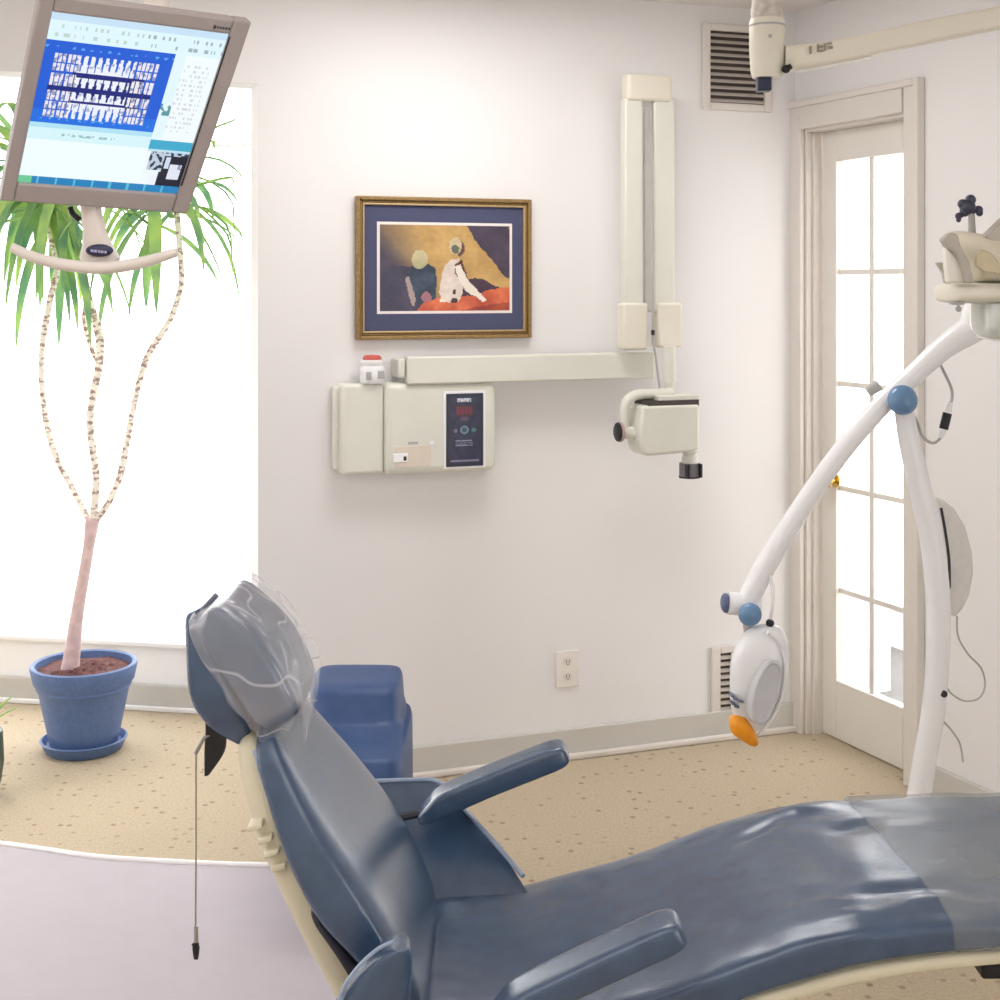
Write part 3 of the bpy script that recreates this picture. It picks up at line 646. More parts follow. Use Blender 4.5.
def leaf(mb, base, az, elev, L, w, droop):
    d = V((math.cos(az)*math.cos(elev), math.sin(az)*math.cos(elev), math.sin(elev))); p = V(base); n = 9; seg = L/n; rows = []
    for i in range(n+1):
        k = i/n; ww = w*(.5+1.2*k if k < .3 else .86*(1-((k-.3)/.7)**2.2)+.02)
        sd = d.cross(V((0, 0, 1))); sd = sd.normalized() if sd.length > .05 else V((math.sin(az), -math.cos(az), 0))
        up = sd.cross(d).normalized()
        rows.append((p-sd*ww+up*ww*.22, p.copy(), p+sd*ww+up*ww*.22, up*.0012))
        p = p+d*seg; d = (d+V((0, 0, -droop*seg*(1.2+2*k)))).normalized()
    vv = []; ffs = []
    for a, b, c, u in rows: vv += [a+u, b+u, c+u, a-u, b-u, c-u]
    for i in range(n):
        q = i*6; r = q+6
        ffs += [(q, q+1, r+1, r), (q+1, q+2, r+2, r+1), (q+3, r+3, r+4, q+4), (q+4, r+4, r+5, q+5), (q, r, r+3, q+3), (q+2, q+5, r+5, r+2)]
    ffs += [(0, 3, 4, 1), (1, 4, 5, 2), (n*6, n*6+1, n*6+4, n*6+3), (n*6+1, n*6+2, n*6+5, n*6+4)]
    mb.add(vv, ffs)
random.seed(11)
for (cx_, cy_, cnt, Lm) in ((32, 182, 34, .50), (62, 188, 30, .50), (150, 200, 20, .46), (172, 200, 12, .42)):
    mb = MB(); base = P(cx_, cy_, PD)
    for i in range(cnt):
        az = random.uniform(0, 2*math.pi); el = random.choice([random.uniform(-.5, .5), random.uniform(-1.2, -.2), random.uniform(.2, 1.1)])
        bb = base+V((random.uniform(-.015, .015), random.uniform(-.015, .015), random.uniform(-.09, .07)))
        yout = math.sin(az)
        if cy_ > 200: az = random.uniform(-.6, .5); el = random.uniform(-.3, .3)
        leaf(mb, bb, az, el, Lm*random.uniform(.7, 1.1), random.uniform(.016, .025), random.uniform(1.2, 3.6))
    for p in mb.v:                                         # blades bend away from the glass
        if p.y > 4.72: p.y = 4.72+(p.y-4.72)*.02
        if p.y < 4.05: p.y = 4.05+(p.y-4.05)*.3
        if p.x > -.87: p.x = -.87+(p.x+.87)*.1
    mb.build('foliage', LEAF, t)

# edge of another planter at the far left
pl = P(-21, 0, 4.05)
t = thing('planter', 'dark green rounded planter cut off at the left edge of the view', 'planter', (pl.x, pl.y, 0))
mb = MB(); mb.lathe((pl.x, pl.y, 0), [(.001, 0), (.05, 0), (.062, .04), (.070, .10), (.067, .17), (.066, .19), (.056, .19), (.054, .15), (.001, .15)], 40); mb.build('planter_body', mat('dark_green_glaze', (78, 92, 78), .4, .1), t)
mb = MB(); random.seed(5)
for i in range(9): leaf(mb, V((pl.x, pl.y, .155)), i*.7, random.uniform(.5, 1.3), .16, .014, 3)
mb.build('foliage', LEAF, t)

# ------------------------------------------------------------------ floor mat
a = [P(-120, 838, 1), P(0, 846, 1), P(60, 855, 1), P(110, 861, 1), P(200, 866, 1), P(300, 870, 1), P(420, 873, 1)]
edge = []
for (px, py) in ((-130, 836), (-60, 839), (0, 846), (50, 853), (100, 860), (180, 865), (240, 867.5), (285, 868)):
    d = EYE*F/(py-HY); edge.append(V(((px-500)/F*d, d, .0)))
poly = edge+[V((-.50, 3.35, 0)), V((-.37, 3.08, 0)), V((-.29, 2.85, 0)), V((-.30, 1.6, 0)), V((-1.9, 1.6, 0)), V((-2.1, 3.2, 0))]
t = thing('chair_mat', 'pale translucent plastic floor mat left of the dental chair', 'floor mat', (-.9, 2.9, 0))
mb = MB(); mb.prism([p+V((0, 0, .001)) for p in poly], (0, 0, .005)); mb.build('mat_sheet', MATF, t, smooth=False)
mb = MB(); mb.tube([p+V((0, 0, .006)) for p in edge], .0085, 10, 4); mb.build('mat_lip', MATE, t)

# ------------------------------------------------------------------ blue stool behind the chair
SD = 3.35; k = SD/F
t = thing('padded_stool', 'bright blue upholstered stepped stool standing behind the chair backrest', 'stool', V((P(352, 0, SD+.12).x, SD+.12, 0)))
def srow(x0, x1, y, d, th, ex=5):
    a = P(x0, y, d); b = P(x1, y, d); c = (a+b)/2; hw = (b.x-a.x)/2
    return sring(V((c.x, d+th, c.z)), V((1, 0, 0)), V((0, 1, 0)), hw, th, ex, 40)
rows = []
for (x0, x1, y, d, th) in ((300, 407, 872, 3.12, .24), (301, 407, 830, 3.12, .24), (303, 407, 790, 3.13, .235), (304, 407, 760, 3.15, .23), (305, 406, 752, 3.17, .22), (306, 404, 738, 3.27, .17), (307, 400, 722, 3.33, .14), (307, 399, 715, 3.35, .13), (307, 398, 692, 3.37, .12), (307, 397.5, 686, 3.38, .11), (309, 396.5, 681, 3.40, .10), (313, 393, 677.5, 3.42, .085), (322, 385, 675.5, 3.44, .06)):
    rows.append(srow(x0, x1-(4 if y > 725 else 0), y+6, d, th))
mb = MB(); mb.loft(rows); mb.build('stepped_cushion', LEATHB, t, angle=60)
b0 = P(355, 872, 3.36)
mb = MB(); mb.lathe(V((b0.x, b0.y, 0)), [(.001, 0), (.12, 0), (.12, .02), (.03, .035), (.03, b0.z+.01), (.001, b0.z+.01)], 32); mb.build('stool_base', GREYPL, t)

# ------------------------------------------------------------------ dental chair
YC = 2.25
t = chair = thing('dental_chair', 'reclining blue vinyl dental chair with armrests and cream shell', 'dental chair', (.15, YC, 0))
def g(x, m, s): return math.exp(-((x-m)/s)**2)
def wrk(x, y):
    k = g(x, .60, .17)
    h = 0
    for (ax, ay, bx, by, am, w) in ((.38, 2.36, .52, 2.44, -.010, .012), (.42, 2.40, .60, 2.47, .009, .014), (.44, 2.17, .64, 2.25, -.011, .011), (.46, 2.20, .68, 2.30, .009, .014), (.5, 2.10, .7, 2.13, -.007, .012), (.55, 2.06, .7, 2.08, .006, .012), (.5, 2.30, .66, 2.38, -.008, .012)):
        dx, dy = bx-ax, by-ay; L2 = dx*dx+dy*dy; q = ((x-ax)*dx+(y-ay)*dy)/L2; qq = max(0, min(1, q))
        d = math.hypot(x-ax-qq*dx, y-ay-qq*dy); h += .9*am*math.exp(-(d/(w*1.45))**2)*math.sin(math.pi*max(.03, min(.97, qq)))
    return h+.005*k*noise.noise(V((x*8, y*26, 0)))+.0015*noise.noise(V((x*20, y*20, 3)))
seat_keys = [(-.13, .425, .20, .045), (-.02, .42, .235, .045), (.10, .445, .245, .042), (.22, .475, .25, .040), (.34, .518, .25, .034), (.44, .553, .25, .036), (.52, .570, .25, .034), (.64, .577, .25, .028), (.80, .582, .25, .024), (1.0, .584, .245, .024), (1.2, .580, .23, .022)]
mb = cushion(seat_keys, YC, 5.5, 130, 150, .03, wrk); mb.build('seat_cushion', LEATH, t, angle=60)
mb = cushion([(a, b-2*d+.008, c-.010, .019) for (a, b, c, d) in seat_keys[3:]], YC, 4, 50, 60, .03); mb.build('leg_shell', SHELL, t, angle=60)
mb = cushion([(-.08, .36, .2, .04), (0, .36, .21, .05), (.2, .385, .21, .05), (.34, .43, .21, .045)], YC, 4, 24, 40, .03); mb.build('seat_shell', SHELL, t)
# clear cover at foot
def wr2(x, y): return .004*noise.noise(V((x*7, y*22, 5)))+.003*noise.noise(V((x*18, y*30, 9)))
kk = [(.655, .583, .256, .030), (.72, .586, .257, .031), (.80, .588, .257, .031), (1.0, .590, .252, .031), (1.23, .586, .236, .030)]
mb = cushion(kk, YC, 5.5, 70, 110, .004, lambda x, y: wr2(x, y)+.3*wrk(x, y))
for i, p in enumerate(mb.v):                                # slanting front edge
    if p.x < .70: mb.v[i] = p+V((-.10*max(0, (p.y-2.1))*(.70-p.x)/.05*1.0, 0, 0))
mb.f = [f_ for f_ in mb.f if len(f_) == 4]; mb.mi = mb.mi[:len(mb.f)]
mb.build('foot_cover', FILM2, t, angle=80, label='clear plastic sleeve over the foot end')
mb = MB(); mb.tube([(.66, 2.03, .50), (.66, 2.03, .47), (.68, 2.10, .45)], .008, 8); 
mb = MB(); a = P(995, 962, 2.1); mb.box((a.x-.03, 2.07, a.z-.012), (a.x+.06, 2.13, a.z+.010)); mb.cyl(a+V((.01, 0, 0)), V((a.x+.01, 2.12, .53)), .010); mb.build('hinge_bracket', BLACK, t, bevel=.004)
# backrest
bk = [(-.098, .37, .19, .022), (-.118, .45, .21, .028), (-.157, .535, .220, .038), (-.203, .61, .220, .046), (-.262, .69, .203, .040), (-.32, .77, .160, .028), (-.352, .825, .125, .022)]
def crown(x, y): return .0
mb = cushion(bk, YC, 5.5, 60, 90, .05); mb.build('backrest', LEATH, t, angle=60)
rows = lerp_path(bk, 40); pts = []
for i, r in enumerate(rows[3:-3]):
    a_ = rows[i+2]; b2 = rows[i+4]; d = V((b2[0]-a_[0], 0, b2[1]-a_[1])).normalized(); nr = V((d.z, 0, -d.x)); nr = nr if nr.x > 0 else -nr
    pts.append(V((r[0], YC-r[2]*.93, r[1]))-nr*(r[3]*1.7))
pts2 = [V((p.x, 2*YC-p.y, p.z)) for p in pts]
for q in (pts, pts2): mb = MB(); mb.tube(q, .0038, 8, 2); mb.build('piping', PIPE, t)
pts = []
for i, r in enumerate(rows[4:-2]):
    pts.append(V((r[0], YC-r[2]*.70, r[1]))+V((-.002, 0, 0)))
mb = cushion([(a-1.7*d+.004, b-.8*d, c*.94, max(.008, .054-1.05*d)) for (a, b, c, d) in bk[:4]], YC, 4, 30, 44, .03); mb.build('back_panel', DARKP, t, angle=60)
mb = cushion([(-.10, .27, .13, .045), (-.14, .36, .155, .045), (-.192, .462, .165, .043), (-.250, .567, .165, .042), (-.312, .688, .15, .040), (-.352, .765, .13, .032), (-.382, .81, .10, .022)], YC-.0, 3.4, 40, 50, .02); mb.build('back_shell', SHELL, t, angle=60)
for (px, py) in ((249, 822), (259, 835), (266, 848), (273, 862)):
    c = P(px+7, py, 2.10); mb = MB(); mb.add([c+V(v) for v in ((-.012, -.018, -.010), (.012, -.018, -.004), (.012, -.018, .006), (-.010, -.018, .000), (-.012, .03, -.010), (.012, .03, -.004), (.012, .03, .006), (-.010, .03, .000))], [(0, 1, 2, 3), (7, 6, 5, 4), (0, 4, 5, 1), (1, 5, 6, 2), (2, 6, 7, 3), (3, 7, 4, 0)]); mb.build('shell_rib', SHELL, t, bevel=.003)
# headrest
def padrows(spec, y0=YC):
    """spec rows: (cx, cz, angle of front normal in XZ deg, halfwidth, halfthick)"""
    rings = []
    for (x, z, an, hw, ht) in lerp_path(spec, 36):
        n_ = V((math.cos(math.radians(an)), 0, math.sin(math.radians(an)))); rings.append(sring((x, y0, z), V((0, 1, 0)), n_, hw, ht, 6, 60))
    return rings
HYC = 2.235
head = [(-.452, .996, 32, .095, .010), (-.447, .988, 32, .110, .026), (-.426, .958, 33, .116, .038), (-.392, .916, 33, .122, .043), (-.362, .868, 33, .12, .042), (-.338, .828, 33, .108, .034), (-.330, .815, 33, .07, .012)]
mb = MB(); mb.loft(padrows(head, HYC)); hp_ = mb.build('headrest_pad', LEATH, t, angle=60)
rear = [(-.480, .986, 24, .045, .007), (-.483, .981, 24, .066, .016), (-.470, .94, 22, .10, .022), (-.448, .872, 20, .116, .036), (-.422, .82, 20, .10, .032), (-.402, .782, 20, .07, .014)]
mb = MB(); mb.loft(padrows(rear, HYC)); mb.build('headrest_wedge', LEATH, t, angle=60)
mb = MB(); mb.cyl((-.44, HYC, .86), (-.37, HYC, .76), .02); mb.build('headrest_post', SHELL, t)
cov = [(a-.004, b+.006, c, d+.013, e_+.013) for (a, b, c, d, e_) in head]
rings = padrows(cov, HYC)[:30]
rr = []
for j, rg in enumerate(rings):
    rr.append([p+V((.006*noise.noise(V((p.y*14, j*.22, i*.05))), 0, .008*noise.noise(V((p.y*20, j*.3, 7)))))*(.4+j/30) for i, p in enumerate(rg)])
# loose skirt with points
last = rr[-1]; sk = []
for q in (1, 2, 3):
    sk.append([p+(V((-.34, HYC, .81))-p)*.07*q+V((.002*q, 0, -.012*q*(1+.9*math.sin(i*.42)))) for i, p in enumerate(last)])
mb = MB(); mb.loft(rr+sk, cap=False); o = mb.build('headrest_cover', FILM, t, angle=80, label='clear plastic cover over the headrest')
# black strap behind head
sp = [P(193, 640, 2.16), P(202, 690, 2.16), P(209, 720, 2.16), P(209, 750, 2.16), P(206, 775, 2.16)]
ws = [.003, .006, .012, .016, .003]
rg = [sring(p+V((w*.5, 0, 0)), V((1, 0, .1)), V((0, 1, 0)), w, .006, 5, 16) for p, w in zip(sp, ws)]
rg = [sring(V(a[:3]), V((1, 0, .15)), V((.2, 1, 0)), a[3], .005, 5, 16) for a in lerp_path([tuple(p+V((w*.6, 0, 0)))+(w,) for p, w in zip(sp, ws)], 24)]
mb = MB(); mb.loft(rg); mb.build('head_strap', BLACK, t)
# side wings and armrests
def wing(keys, sgn):
    rings = []
    for (x, y, z, hw, ht) in lerp_path(keys, 30): rings.append(sring((x, y, z), V((1, 0, -.25)).normalized(), V((0, 1, .0)), hw, ht, 3.6, 44))
    return MB().loft(rings)
def sheet(outline_lo, outline_hi, th):
    """thick curved sheet between two polylines (lower edge, upper edge)"""
    n = 16; lo = lerp_path([tuple(p) for p in outline_lo], n); hi = lerp_path([tuple(p) for p in outline_hi], n); m = 8
    f = []; b = []
    for j in range(m+1):
        for i in range(n):
            p = V(lo[i])*(1-j/m)+V(hi[i])*(j/m); p.y += th[1]*math.sin(math.pi*j/m)
            f.append(p); b.append(p+V((0, th[0], -.01)))
    vv = f+b; K = len(f); ff = []
    for j in range(m):
        for i in range(n-1):
            q = j*n+i; ff += [(q, q+1, q+n+1, q+n), (K+q, K+q+n, K+q+n+1, K+q+1)]
    for i in range(n-1): ff += [(i, K+i, K+i+1, i+1), (m*n+i, m*n+i+1, K+m*n+i+1, K+m*n+i)]
    for j in range(m): ff += [(j*n, j*n+n, K+j*n+n, K+j*n), (j*n+n-1, K+j*n+n-1, K+j*n+2*n-1, j*n+2*n-1)]
    return MB().add(vv, ff)
lo = [P(360, 975, 2.36), P(440, 950, 2.38), P(490, 925, 2.40), P(527, 892, 2.43)]
hi = [P(335, 784, 2.66), P(410, 781, 2.66), P(440, 784, 2.64), P(466, 812, 2.60)]
mb = sheet(lo, hi, (.03, .03)); mb.build('side_wing', LEATH, t, angle=50)
mb = MB(); mb.tube([P(335, 783, 2.66), P(410, 780, 2.66), P(440, 783, 2.64), P(466, 811, 2.60), P(495, 843, 2.51), P(523, 876, 2.435)], .0045, 8, 5); mb.build('wing_piping', PIPE, t)
rings = []
for (x, y, hwx) in ((400, 941, 3), (398, 944, 14), (392, 953, 28), (384, 968, 41), (377, 985, 50), (372, 1003, 56), (366, 1030, 64), (362, 1080, 70)):
    c = P(x, y, 1.955); rings.append(sring(c, V((1, 0, 0)), V((0, 1, 0)), hwx*1.955/F*.62+.004, .032, 2.6, 40))
mb = MB(); mb.loft(rings); mb.build('side_wing', LEATH, t, angle=60)
mb = MB(); mb.tube([P(338, 1004, 1.93), P(345, 985, 1.93), P(360, 965, 1.93), P(378, 949, 1.93), P(394, 941, 1.93)], .0028, 8, 5); mb.build('wing_piping', PIPE, t)
def arm(a, b, hw, ht, tip):
    ax = (b-a); L = ax.length; ax.normalize(); nr = V((-ax.z, 0, ax.x)); rings = []
    for (s_, kw, kt, dz) in lerp_path([(0, .45, .18, -.012), (.02, .75, .42, -.010), (.09, .95, .75, -.006), (.2, 1, 1, 0), (.5, 1, 1, .002), (.8, 1, 1, .001), (.93, .98, .95, 0), (.985, .85, .72, -.001), (1, .55, .35, -.002)], 40):
        rings.append(sring(a+ax*L*s_+nr*dz, V((0, 1, 0)), nr, hw*kw, ht*kt, 5, 44))
    return MB().loft(rings)
ay = 2.56; A = P(416, 812, ay); B = P(567, 750, ay)
mb = arm(A, B, .036, .022, 0); mb.build('armrest', LEATH, t, angle=60)
mb = MB(); mb.tube([A+V((.02, 0, 0)), P(398, 818, ay)], .008, 8, 0); mb.build('armrest_bracket', DARKP, t)
ay = 1.92; A = P(482, 1020, ay); B = P(682, 925, ay)
mb = arm(A, B, .036, .022, 0); mb.build('armrest', LEATH, t, angle=60)
mb = MB(); mb.tube([A+(B-A)*.3+V((0, 0, -.018)), A+(B-A)*.1+V((0, 0, -.05)), V((A.x-.06, 1.955, A.z-.05))], .014, 12); mb.build('armrest_bracket', DARKP, t)
# pedestal (below the frame)
mb = MB(); mb.box((-.12, 2.08, .05), (.28, 2.42, .34)); mb.build('lift_column', SHELL, t, bevel=.03)
mb = MB(); mb.box((-.28, 1.98, 0), (.55, 2.52, .05)); mb.build('base_plate', SHELL, t, bevel=.02)

# ------------------------------------------------------------------ bib chain
CD = 2.17
t = thing('bib_chain', 'thin metal bib chain hanging from the headrest strap with black clip', 'bib chain', P(195, 955, CD))
mb = MB(); mb.tube([P(210, 735, CD-.012), P(204, 738, CD-.012), P(199, 747, CD-.01), P(196, 753, CD)], .0032, 8); mb.build('hook', CHROME, t)
mb = MB(); mb.tube([P(196, 752, CD), P(196, 850, CD), P(195.5, 935, CD)], .0015, 6, 0); mb.build('chain', CHROME, t)
mb = MB(); mb.cyl(P(196, 926, CD), P(196, 942, CD), .0035); mb.build('spring_sleeve', CHROME, t)
mb = MB()
for sgn in (-1, 1): mb.tube([P(196, 941, CD), P(196+sgn*1.2, 948, CD), P(196+sgn*.6, 959, CD)], [.003, .004, .0025], 8)
mb.tube([P(196, 947, CD), P(192, 944, CD)], .002, 6, 0); mb.build('alligator_clip', BLACK, t)

# ------------------------------------------------------------------ whitening lamp on curved stand
LD = 3.2
def L_(px, py, o=0): return P(px, py, LD+o)
t = thing('whitening_lamp', 'white curved-arm whitening lamp with blue knobs and orange-tipped head', 'dental lamp', V((L_(916, 0).x, LD, 0)))
mb = MB(); mb.tube([L_(903, 402), L_(909, 440), L_(919, 485), L_(930, 530), L_(937, 585), L_(938.5, 640), L_(934, 705), L_(924, 765), L_(916, 820), L_(912, 880), L_(912, 925)], [.022, .024, .026, .027, .028, .027, .0265, .027, .028, .029, .03], 20); mb.build('stand_post', WPL, t)
bx = L_(912, 0); mb = MB(); mb.lathe((bx.x, LD, 0), [(.001, 0), (.15, 0), (.15, .018), (.05, .04), (.032, .06), (.001, .06)], 40); mb.build('stand_base', WPL, t)
mb = MB(); mb.tube([L_(985, 318), L_(972, 329), L_(945, 347), L_(915, 374), L_(880, 407), L_(845, 447), L_(812, 492), L_(783, 537), L_(762, 572), L_(747, 603)], [.03, .034, .027, .0235, .023, .023, .023, .024, .025, .026], 20); mb.build('boom_arm', WPL, t)
mb = MB(); mb.tube([L_(982, 300), L_(978, 315), L_(970, 332)], [.032, .036, .03], 20); mb.build('boom_end', WPL, t)
mb = MB(); mb.ball(L_(902.5, 400, -.045), (.035, .028), axis=V((.1, -1, .2))); mb.build('tension_knob', BLUEK, t, label='large blue tension knob at the top of the post')
mb = MB(); mb.tube([L_(868, 392, .04), L_(879, 385, .04)], [.012, .014], 14, 0); mb.build('lock_pin', GREYPL, t)
mb = MB(); mb.cyl(L_(728, 603), L_(760, 606), .026); mb.build('swivel_joint', WPL, t)
mb = MB(); mb.ball(L_(725.5, 603), (.023, .012), axis=V((1, 0, 0))); mb.build('end_cap', DBLUEK, t, label='dull blue end cap')
mb = MB(); mb.ball(L_(750, 614.5, -.035), (.027, .022), axis=V((0, -1, -.1))); mb.build('tilt_knob', BLUEK, t, label='blue tilt knob above the lamp head')
mb = MB(); mb.tube([L_(748, 618), L_(749, 632), L_(751, 645)], [.014, .012, .012], 14); mb.build('head_stem', GREYPL, t)
hd = []
for (x, y, w, th) in ((774, 625, 5, .012), (770, 629, 14, .026), (766, 638, 22, .036), (762, 652, 27, .044), (759, 670, 29, .046), (757, 690, 27.5, .044), (753, 706, 23, .038), (749, 720, 16, .030), (746, 731, 9, .02)):
    c = L_(x, y, -.03); hd.append(tuple(c)+(w*LD/F, th))
rings = [sring(V(r[:3]), V((1, 0, -.22)).normalized(), V((.1, 1, 0)).normalized(), r[3], r[4], 2.5, 40) for r in lerp_path(hd, 40)]
mb = MB(); mb.loft(rings); mb.build('lamp_head', WPL, t, angle=60)
lc = L_(766, 692, -.088); axn = V((.30, -1, .06)).normalized()
e1 = V((0.35, 0, .95)); e1 = (e1-axn*e1.dot(axn)).normalized(); e2 = axn.cross(e1)
mb = MB(); mb.loft([sring(lc+axn*h, e1, e2, .070*s_, .030*s_, 2.2, 40) for s_, h in ((1.06, -.02), (1.06, .003), (.96, .006), (.9, .002), (.1, .001))]); mb.build('lens', mat('grey_lens', (204, 204, 208), .3, .03), t)
mb = MB(); mb.tube([L_(768, 632, -.08), L_(781, 645, -.07), L_(786, 668, -.07), L_(782, 696, -.072), L_(770, 720, -.066), L_(757, 736, -.05)], [.004, .005, .005, .005, .005, .003], 10); mb.build('head_rim', WPL, t)
rings = []
for (x, y, w, th) in lerp_path([(734, 716, 5, .012), (737, 720, 10, .026), (741, 728, 12, .028), (748, 736, 9, .020), (753, 742, 6, .012), (756, 745, 3, .006)], 20):
    rings.append(sring(L_(x, y, -.05), V((1, 0, .5)).normalized(), V((0, 1, 0)), .85*w*LD/F, th, 2.6, 28))
mb = MB(); mb.loft(rings); mb.build('tip_guide', ORANGE, t, label='orange light guide tip')
mb = MB()
for (x, y, w) in ((733, 696, 2), (736, 699, 2.4), (741, 701, 2.8), (734, 704, 2.2), (737, 706.5, 2.4)):
    a = L_(x-w, y-.6, -.074); b2 = L_(x+w, y+.6, -.0765); mb.prism([a, b2, b2+V((0, 0, -.0035)), a+V((0, 0, -.0035))], (0, .03, 0))
mb.build('printed_lettering', mat('blue_grey_ink', (104, 110, 132), .5), t, smooth=False)
mb = MB(); mb.ball(L_(770, 623, -.04), .0095); mb.build('connector_plug', BLACK, t)
mb = MB(); mb.tube([L_(767, 566, -.01), L_(771, 580, -.02), L_(773, 600, -.04), L_(770.5, 620, -.04)], .004, 8); mb.build('head_cable', WPL, t)
mb = MB(); mb.tube([L_(936, 357), L_(945, 374), L_(952, 391), L_(951, 404), L_(948, 413)], .0034, 8); mb.tube([L_(943, 428), L_(941, 437), L_(933, 443), L_(923, 437), L_(918, 424), L_(912, 412)], .0034, 8); cb = mb.build('loop_cable', GREYPL, t)
mb = MB(); mb.cyl(L_(947.5, 413), L_(943.5, 429), .0105); mb.build('cable_connector', BLACK, cb)
mb = MB(); mb.cyl(L_(943.5, 428), L_(940, 438), .010, .006); mb.build('strain_relief', WPL, cb)
mb = MB(); mb.cyl(L_(950.5, 402), L_(947.5, 414), .005, .009); mb.build('strain_relief', WPL, cb)
# D-shaped side shield
rings = []
out = [(936, 497), (944, 500), (955, 509), (966, 527), (973, 553), (974, 574), (970, 595), (963, 610), (955, 618), (950, 615), (949, 590), (948, 560), (943, 525)]
mb = MB(); mb.prism([L_(x, y, .05+.0006*(x-936)) for x, y in out], (0, .022, 0)); mb.build('side_shield', mat('pale_grey_plastic', (222, 219, 214), .4, .04, 60), t, bevel=.008, seg=3, angle=50)
mb = MB(); mb.tube([L_(941, 508, .04), L_(945, 530, .04), L_(949, 560, .04), L_(949.5, 588, .04)], .0035, 8); mb.build('shield_seam', DARKP, t)
mb = MB(); mb.tube([L_(957, 616, .06), L_(958, 636, .06), L_(968, 654, .06), L_(981, 668, .06), L_(985, 685, .06), L_(979, 698, .05), L_(965, 701, .03), L_(953, 695, .01), L_(947, 688, 0)], .0022, 8)
mb.tube([L_(944, 722, 0), L_(952, 731, .02), L_(960, 744, .03), L_(963, 762, .03)], .0022, 8); mb.tube([L_(948, 610, .01), L_(949, 640, .01), L_(947, 680, .01)], .0022, 8); mb.build('power_cord', GREYPL, t)
mb = MB(); mb.cyl(L_(944, 694, -.028), L_(944, 694, -.02), .008); mb.build('bolt', DARKP, t)

# ------------------------------------------------------------------ overhead arm
OD = 2.9
def O_(px, py, o=0): return P(px, py, OD+o)
t = thing('ceiling_light_arm', 'cream overhead beam on a ceiling pole in the upper right corner', 'ceiling arm', O_(767, 80))
mb = MB(); cx_ = O_(767, 0).x
z_ = lambda py: O_(0, py).z
mb.lathe((cx_, OD, 0), [(.001, z_(78)), (.030, z_(78)), (.034, z_(72)), (.037, z_(50)), (.037, z_(22)), (.034, z_(19)), (.001, z_(19))], 36); mb.build('swivel_housing', CREAM2, t)
mb = MB(); mb.lathe((cx_, OD, 0), [(.001, z_(19)), (.033, z_(19)), (.034, z_(10)), (.031, z_(4)), (.034, z_(-4)), (.03, z_(-20)), (.028, CH-.05), (.001, CH-.05)], 36); mb.build('ceiling_pole', mat('ribbed_sleeve', (206, 198, 188), .4, .2, 70), t)
mb = MB(); mb.lathe((cx_, OD, 0), [(.001, CH-.05), (.07, CH-.05), (.085, CH), (.001, CH)], 36); mb.build('ceiling_flange', CREAM2, t)
mb = MB(); mb.lathe((cx_, OD, 0), [(.038, z_(27)), (.0385, z_(26)), (.038, z_(25))], 36); mb.build('seam_ring', GREYPL, t)
a = O_(757.5, 76, -.01); b2 = O_(771.5, 91, -.01); mb = MB(); mb.box((a.x, OD-.015, b2.z), (b2.x, OD+.015, a.z+.005)); mb.build('stop_block', NAVY, t, bevel=.003)
mb = MB(); a = O_(786, 69, -.03); mb.ball(a, .009); mb.tube([a, O_(791, 66, -.03)], .006, 8, 0); mb.build('set_screw', BLACK, t)
mb = MB(); mb.lathe(O_(770, 36, -.036), [(.001, 0), (.004, 0), (.004, .003), (.001, .003)], 16, (0, -1, 0)); mb.build('screw', GREYPL, t)
# beam: tapered box section coming forward to the right
rings = []
for (x, yt, yb, d) in ((784, 47, 72, 2.9), (812, 44.5, 67.5, 2.88), (870, 34, 56.5, 2.84), (925, 21, 44, 2.8), (1000, 7, 29, 2.74), (1060, -4, 19, 2.7)):
    tp_ = P(x, yt, d); bt = P(x, yb, d); c = (tp_+bt)/2
    rings.append(sring(c, V((.05, 1, 0)), V((0, 0, 1)), .026, (tp_.z-bt.z)/2, 6, 32))
mb = MB(); mb.loft(rings); mb.build('beam', CREAM2, t, angle=50)
mb = MB()
for (x, y, w, h) in ((810.5, 50, 1.2, 4), (818, 48, 1, 4), (821, 46.5, 2.4, 1), (821, 51, 2.4, 1), (825, 47.2, 1, 3.8), (829.5, 43.6, 2.4, 1), (830.5, 47.5, 2.4, 1.4)):
    d = 2.879-.0265-.0007*(x-812); q = [P(x-w, y-h, d), P(x+w, y-h-.3, d), P(x+w, y+h-.3, d), P(x-w, y+h, d)]; mb.prism(q, (0, .003, 0))
mb.build('beam_lettering', mat('grey_ink', (158, 148, 136), .5), t, smooth=False)
mb = MB(); mb.tube([P(795, 71.5, 2.89), P(830, 65.5, 2.868), P(872, 57.3, 2.838)], .004, 8, 4); mb.build('painted_highlight_strip', mat('painted_highlight_white', (255, 255, 252), .2), t)  # white strip painting in the rim highlight along the beam's lower edge
endp = P(1060, 8, 2.7); dn = P(1040, 262, 2.82)
mb = MB(); mb.tube([endp, V((endp.x+.01, endp.y, endp.z-.05)), V((dn.x+.06, dn.y, dn.z+.25)), dn+V((.03, 0, .02))], .018, 14); mb.build('drop_arm', CREAM2, t)

# ------------------------------------------------------------------ operating light head
OD2 = 2.82
def K(px, py, o=0): return P(px, py, OD2+o)
t = thing('operating_light', 'cream operating light head with dark lobed knob at the right edge', 'dental light', K(1000, 303))
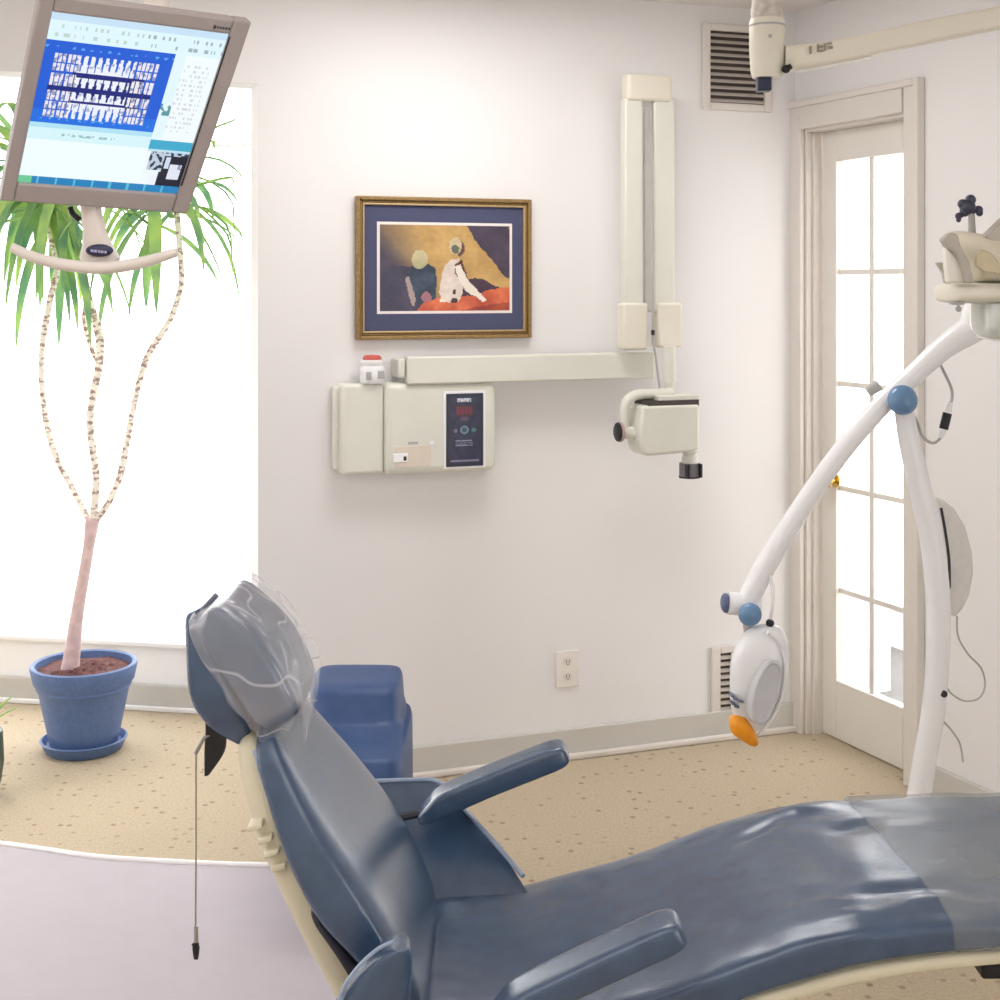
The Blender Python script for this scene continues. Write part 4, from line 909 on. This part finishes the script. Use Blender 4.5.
# reflector hood: curved shell, left wing
def shellprism(pts, o0, th, name, m, bev=.006):
    mb = MB(); mb.prism([K(x, y, o0) for x, y in pts], (0, th, 0)); return mb.build(name, m, t, bevel=bev, seg=3, angle=50)
rings = []
for (x0, y0, x1, y1, d, th) in lerp_path([(943, 238, 944, 241, .0, .010), (947, 233, 950, 246, 0, .03), (955, 231, 957, 257, 0, .05), (964, 232, 965, 270, 0, .07), (974, 234, 970, 281, 0, .09), (988, 238, 986, 283, 0, .10), (1008, 240, 1008, 283, 0, .10), (1040, 240, 1040, 283, 0, .09), (1062, 250, 1062, 278, 0, .05)], 40):
    a = K(x0, y0); b2 = K(x1, y1); c = (a+b2)/2; rings.append(sring(c, V((0, 1, 0)), (a-b2).normalized(), th, (a-b2).length/2, 3, 36))
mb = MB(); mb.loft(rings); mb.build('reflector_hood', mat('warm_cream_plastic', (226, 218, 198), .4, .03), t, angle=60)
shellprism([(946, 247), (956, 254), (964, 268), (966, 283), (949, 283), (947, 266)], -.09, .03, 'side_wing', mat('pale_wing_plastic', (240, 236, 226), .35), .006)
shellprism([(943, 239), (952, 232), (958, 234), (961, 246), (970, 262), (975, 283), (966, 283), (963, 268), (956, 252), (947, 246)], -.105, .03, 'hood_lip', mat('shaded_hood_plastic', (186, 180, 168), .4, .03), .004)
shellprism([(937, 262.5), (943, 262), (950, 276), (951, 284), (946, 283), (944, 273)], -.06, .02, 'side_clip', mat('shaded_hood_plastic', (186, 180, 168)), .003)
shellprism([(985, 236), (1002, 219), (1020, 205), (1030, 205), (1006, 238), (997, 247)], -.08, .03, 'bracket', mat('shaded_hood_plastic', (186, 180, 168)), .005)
shellprism([(976, 256), (981, 249), (990, 252), (999, 262), (1002, 274), (985, 272), (976, 266)], -.106, .01, 'inner_reflector', mat('tan_reflector', (204, 190, 156), .35, .05), .003)
rings = [sring(K(x, 293+.0*(x-943)), V((0, 1, 0)), V((0, 0, 1)), hw, ht*OD2/F, 3, 32) for x, hw, ht in lerp_path([(942, .03, 3), (944, .06, 8), (950, .09, 10), (975, .12, 10.5), (1020, .13, 11), (1055, .10, 10), (1062, .04, 5)], 30)]
mb = MB(); mb.loft(rings); mb.build('lamp_bar', CREAM2, t, angle=60)
shellprism([(952, 302), (966, 302), (964, 305), (956, 305)], -.07, .03, 'vent_lip', GREYPL, .002)
mb = MB(); mb.cyl(K(958.5, 309, -.06), K(958.5, 309, -.045), .006); mb.cyl(K(958.5, 300, -.05), K(958.5, 309, -.05), .002); mb.build('indicator', GREYPL, t)
rings = [sring(K(x, y, -.02), V((1, 0, 0)), V((0, 1, 0)), w*OD2/F, th, 2.8, 36) for x, y, w, th in lerp_path([(1012, 303, 36, .09), (1012, 318, 36, .09), (1012, 330, 35, .085), (1013, 338, 30, .07), (1014, 342, 14, .03)], 24)]
mb = MB(); mb.loft(rings); mb.build('lens_cover', LENS, t, angle=60)
mb = MB(); mb.cyl(K(972, 234, -.02), K(971.5, 212, -.02), .008, .006); hk = mb.build('knob_stem', GREYPL, t)
mb = MB()
for (dx, dy, r) in ((0, 0, .016), (-5, -3, .010), (3, -7, .011), (4, 3, .010), (-3, 5, .010), (11, 3, .009), (12, 6, .007), (-9, 9, .007), (-9, 13, .005)): mb.ball(K(967.5+dx, 207+dy, -.02), r)
mb.tube([K(966, 212, -.02), K(959, 219, -.02)], .003, 6, 0); mb.tube([K(970, 212, -.02), K(980, 211, -.02)], .003, 6, 0)
mb.build('lobed_knob', mat('dark_knob', (60, 62, 84), .3, .1), t)

# ------------------------------------------------------------------ light
w = bpy.data.worlds.new('world'); bpy.context.scene.world = w; w.use_nodes = True
bg = w.node_tree.nodes['Background']; bg.inputs[0].default_value = (.99, .99, 1, 1); bg.inputs[1].default_value = 4.6
def area(name, loc, rot, sx, sy, e, col=(1, 1, 1)):
    l = bpy.data.lights.new(name, 'AREA'); l.shape = 'RECTANGLE'; l.size = sx; l.size_y = sy; l.energy = e; l.color = col
    o = bpy.data.objects.new(name, l); C.objects.link(o); o.location = loc; o.rotation_euler = rot; return o
area('ceiling_panel_light', (.1, 3.55, CH-.02), (0, 0, 0), .9, .4, 12.5, (1, .98, .97))
area('rear_fill_light', (-.6, .6, CH-.02), (0, 0, 0), 2.4, 2.0, 24, (1, .985, .98))  # unseen fill lamp, added to brighten the enclosed room
area('side_fill_light', (-3.6, 2.6, 1.4), (0, math.radians(-90), 0), 1.6, 2.4, 12, (.98, .99, 1))  # fill lamp added to brighten the left side; no window is built there
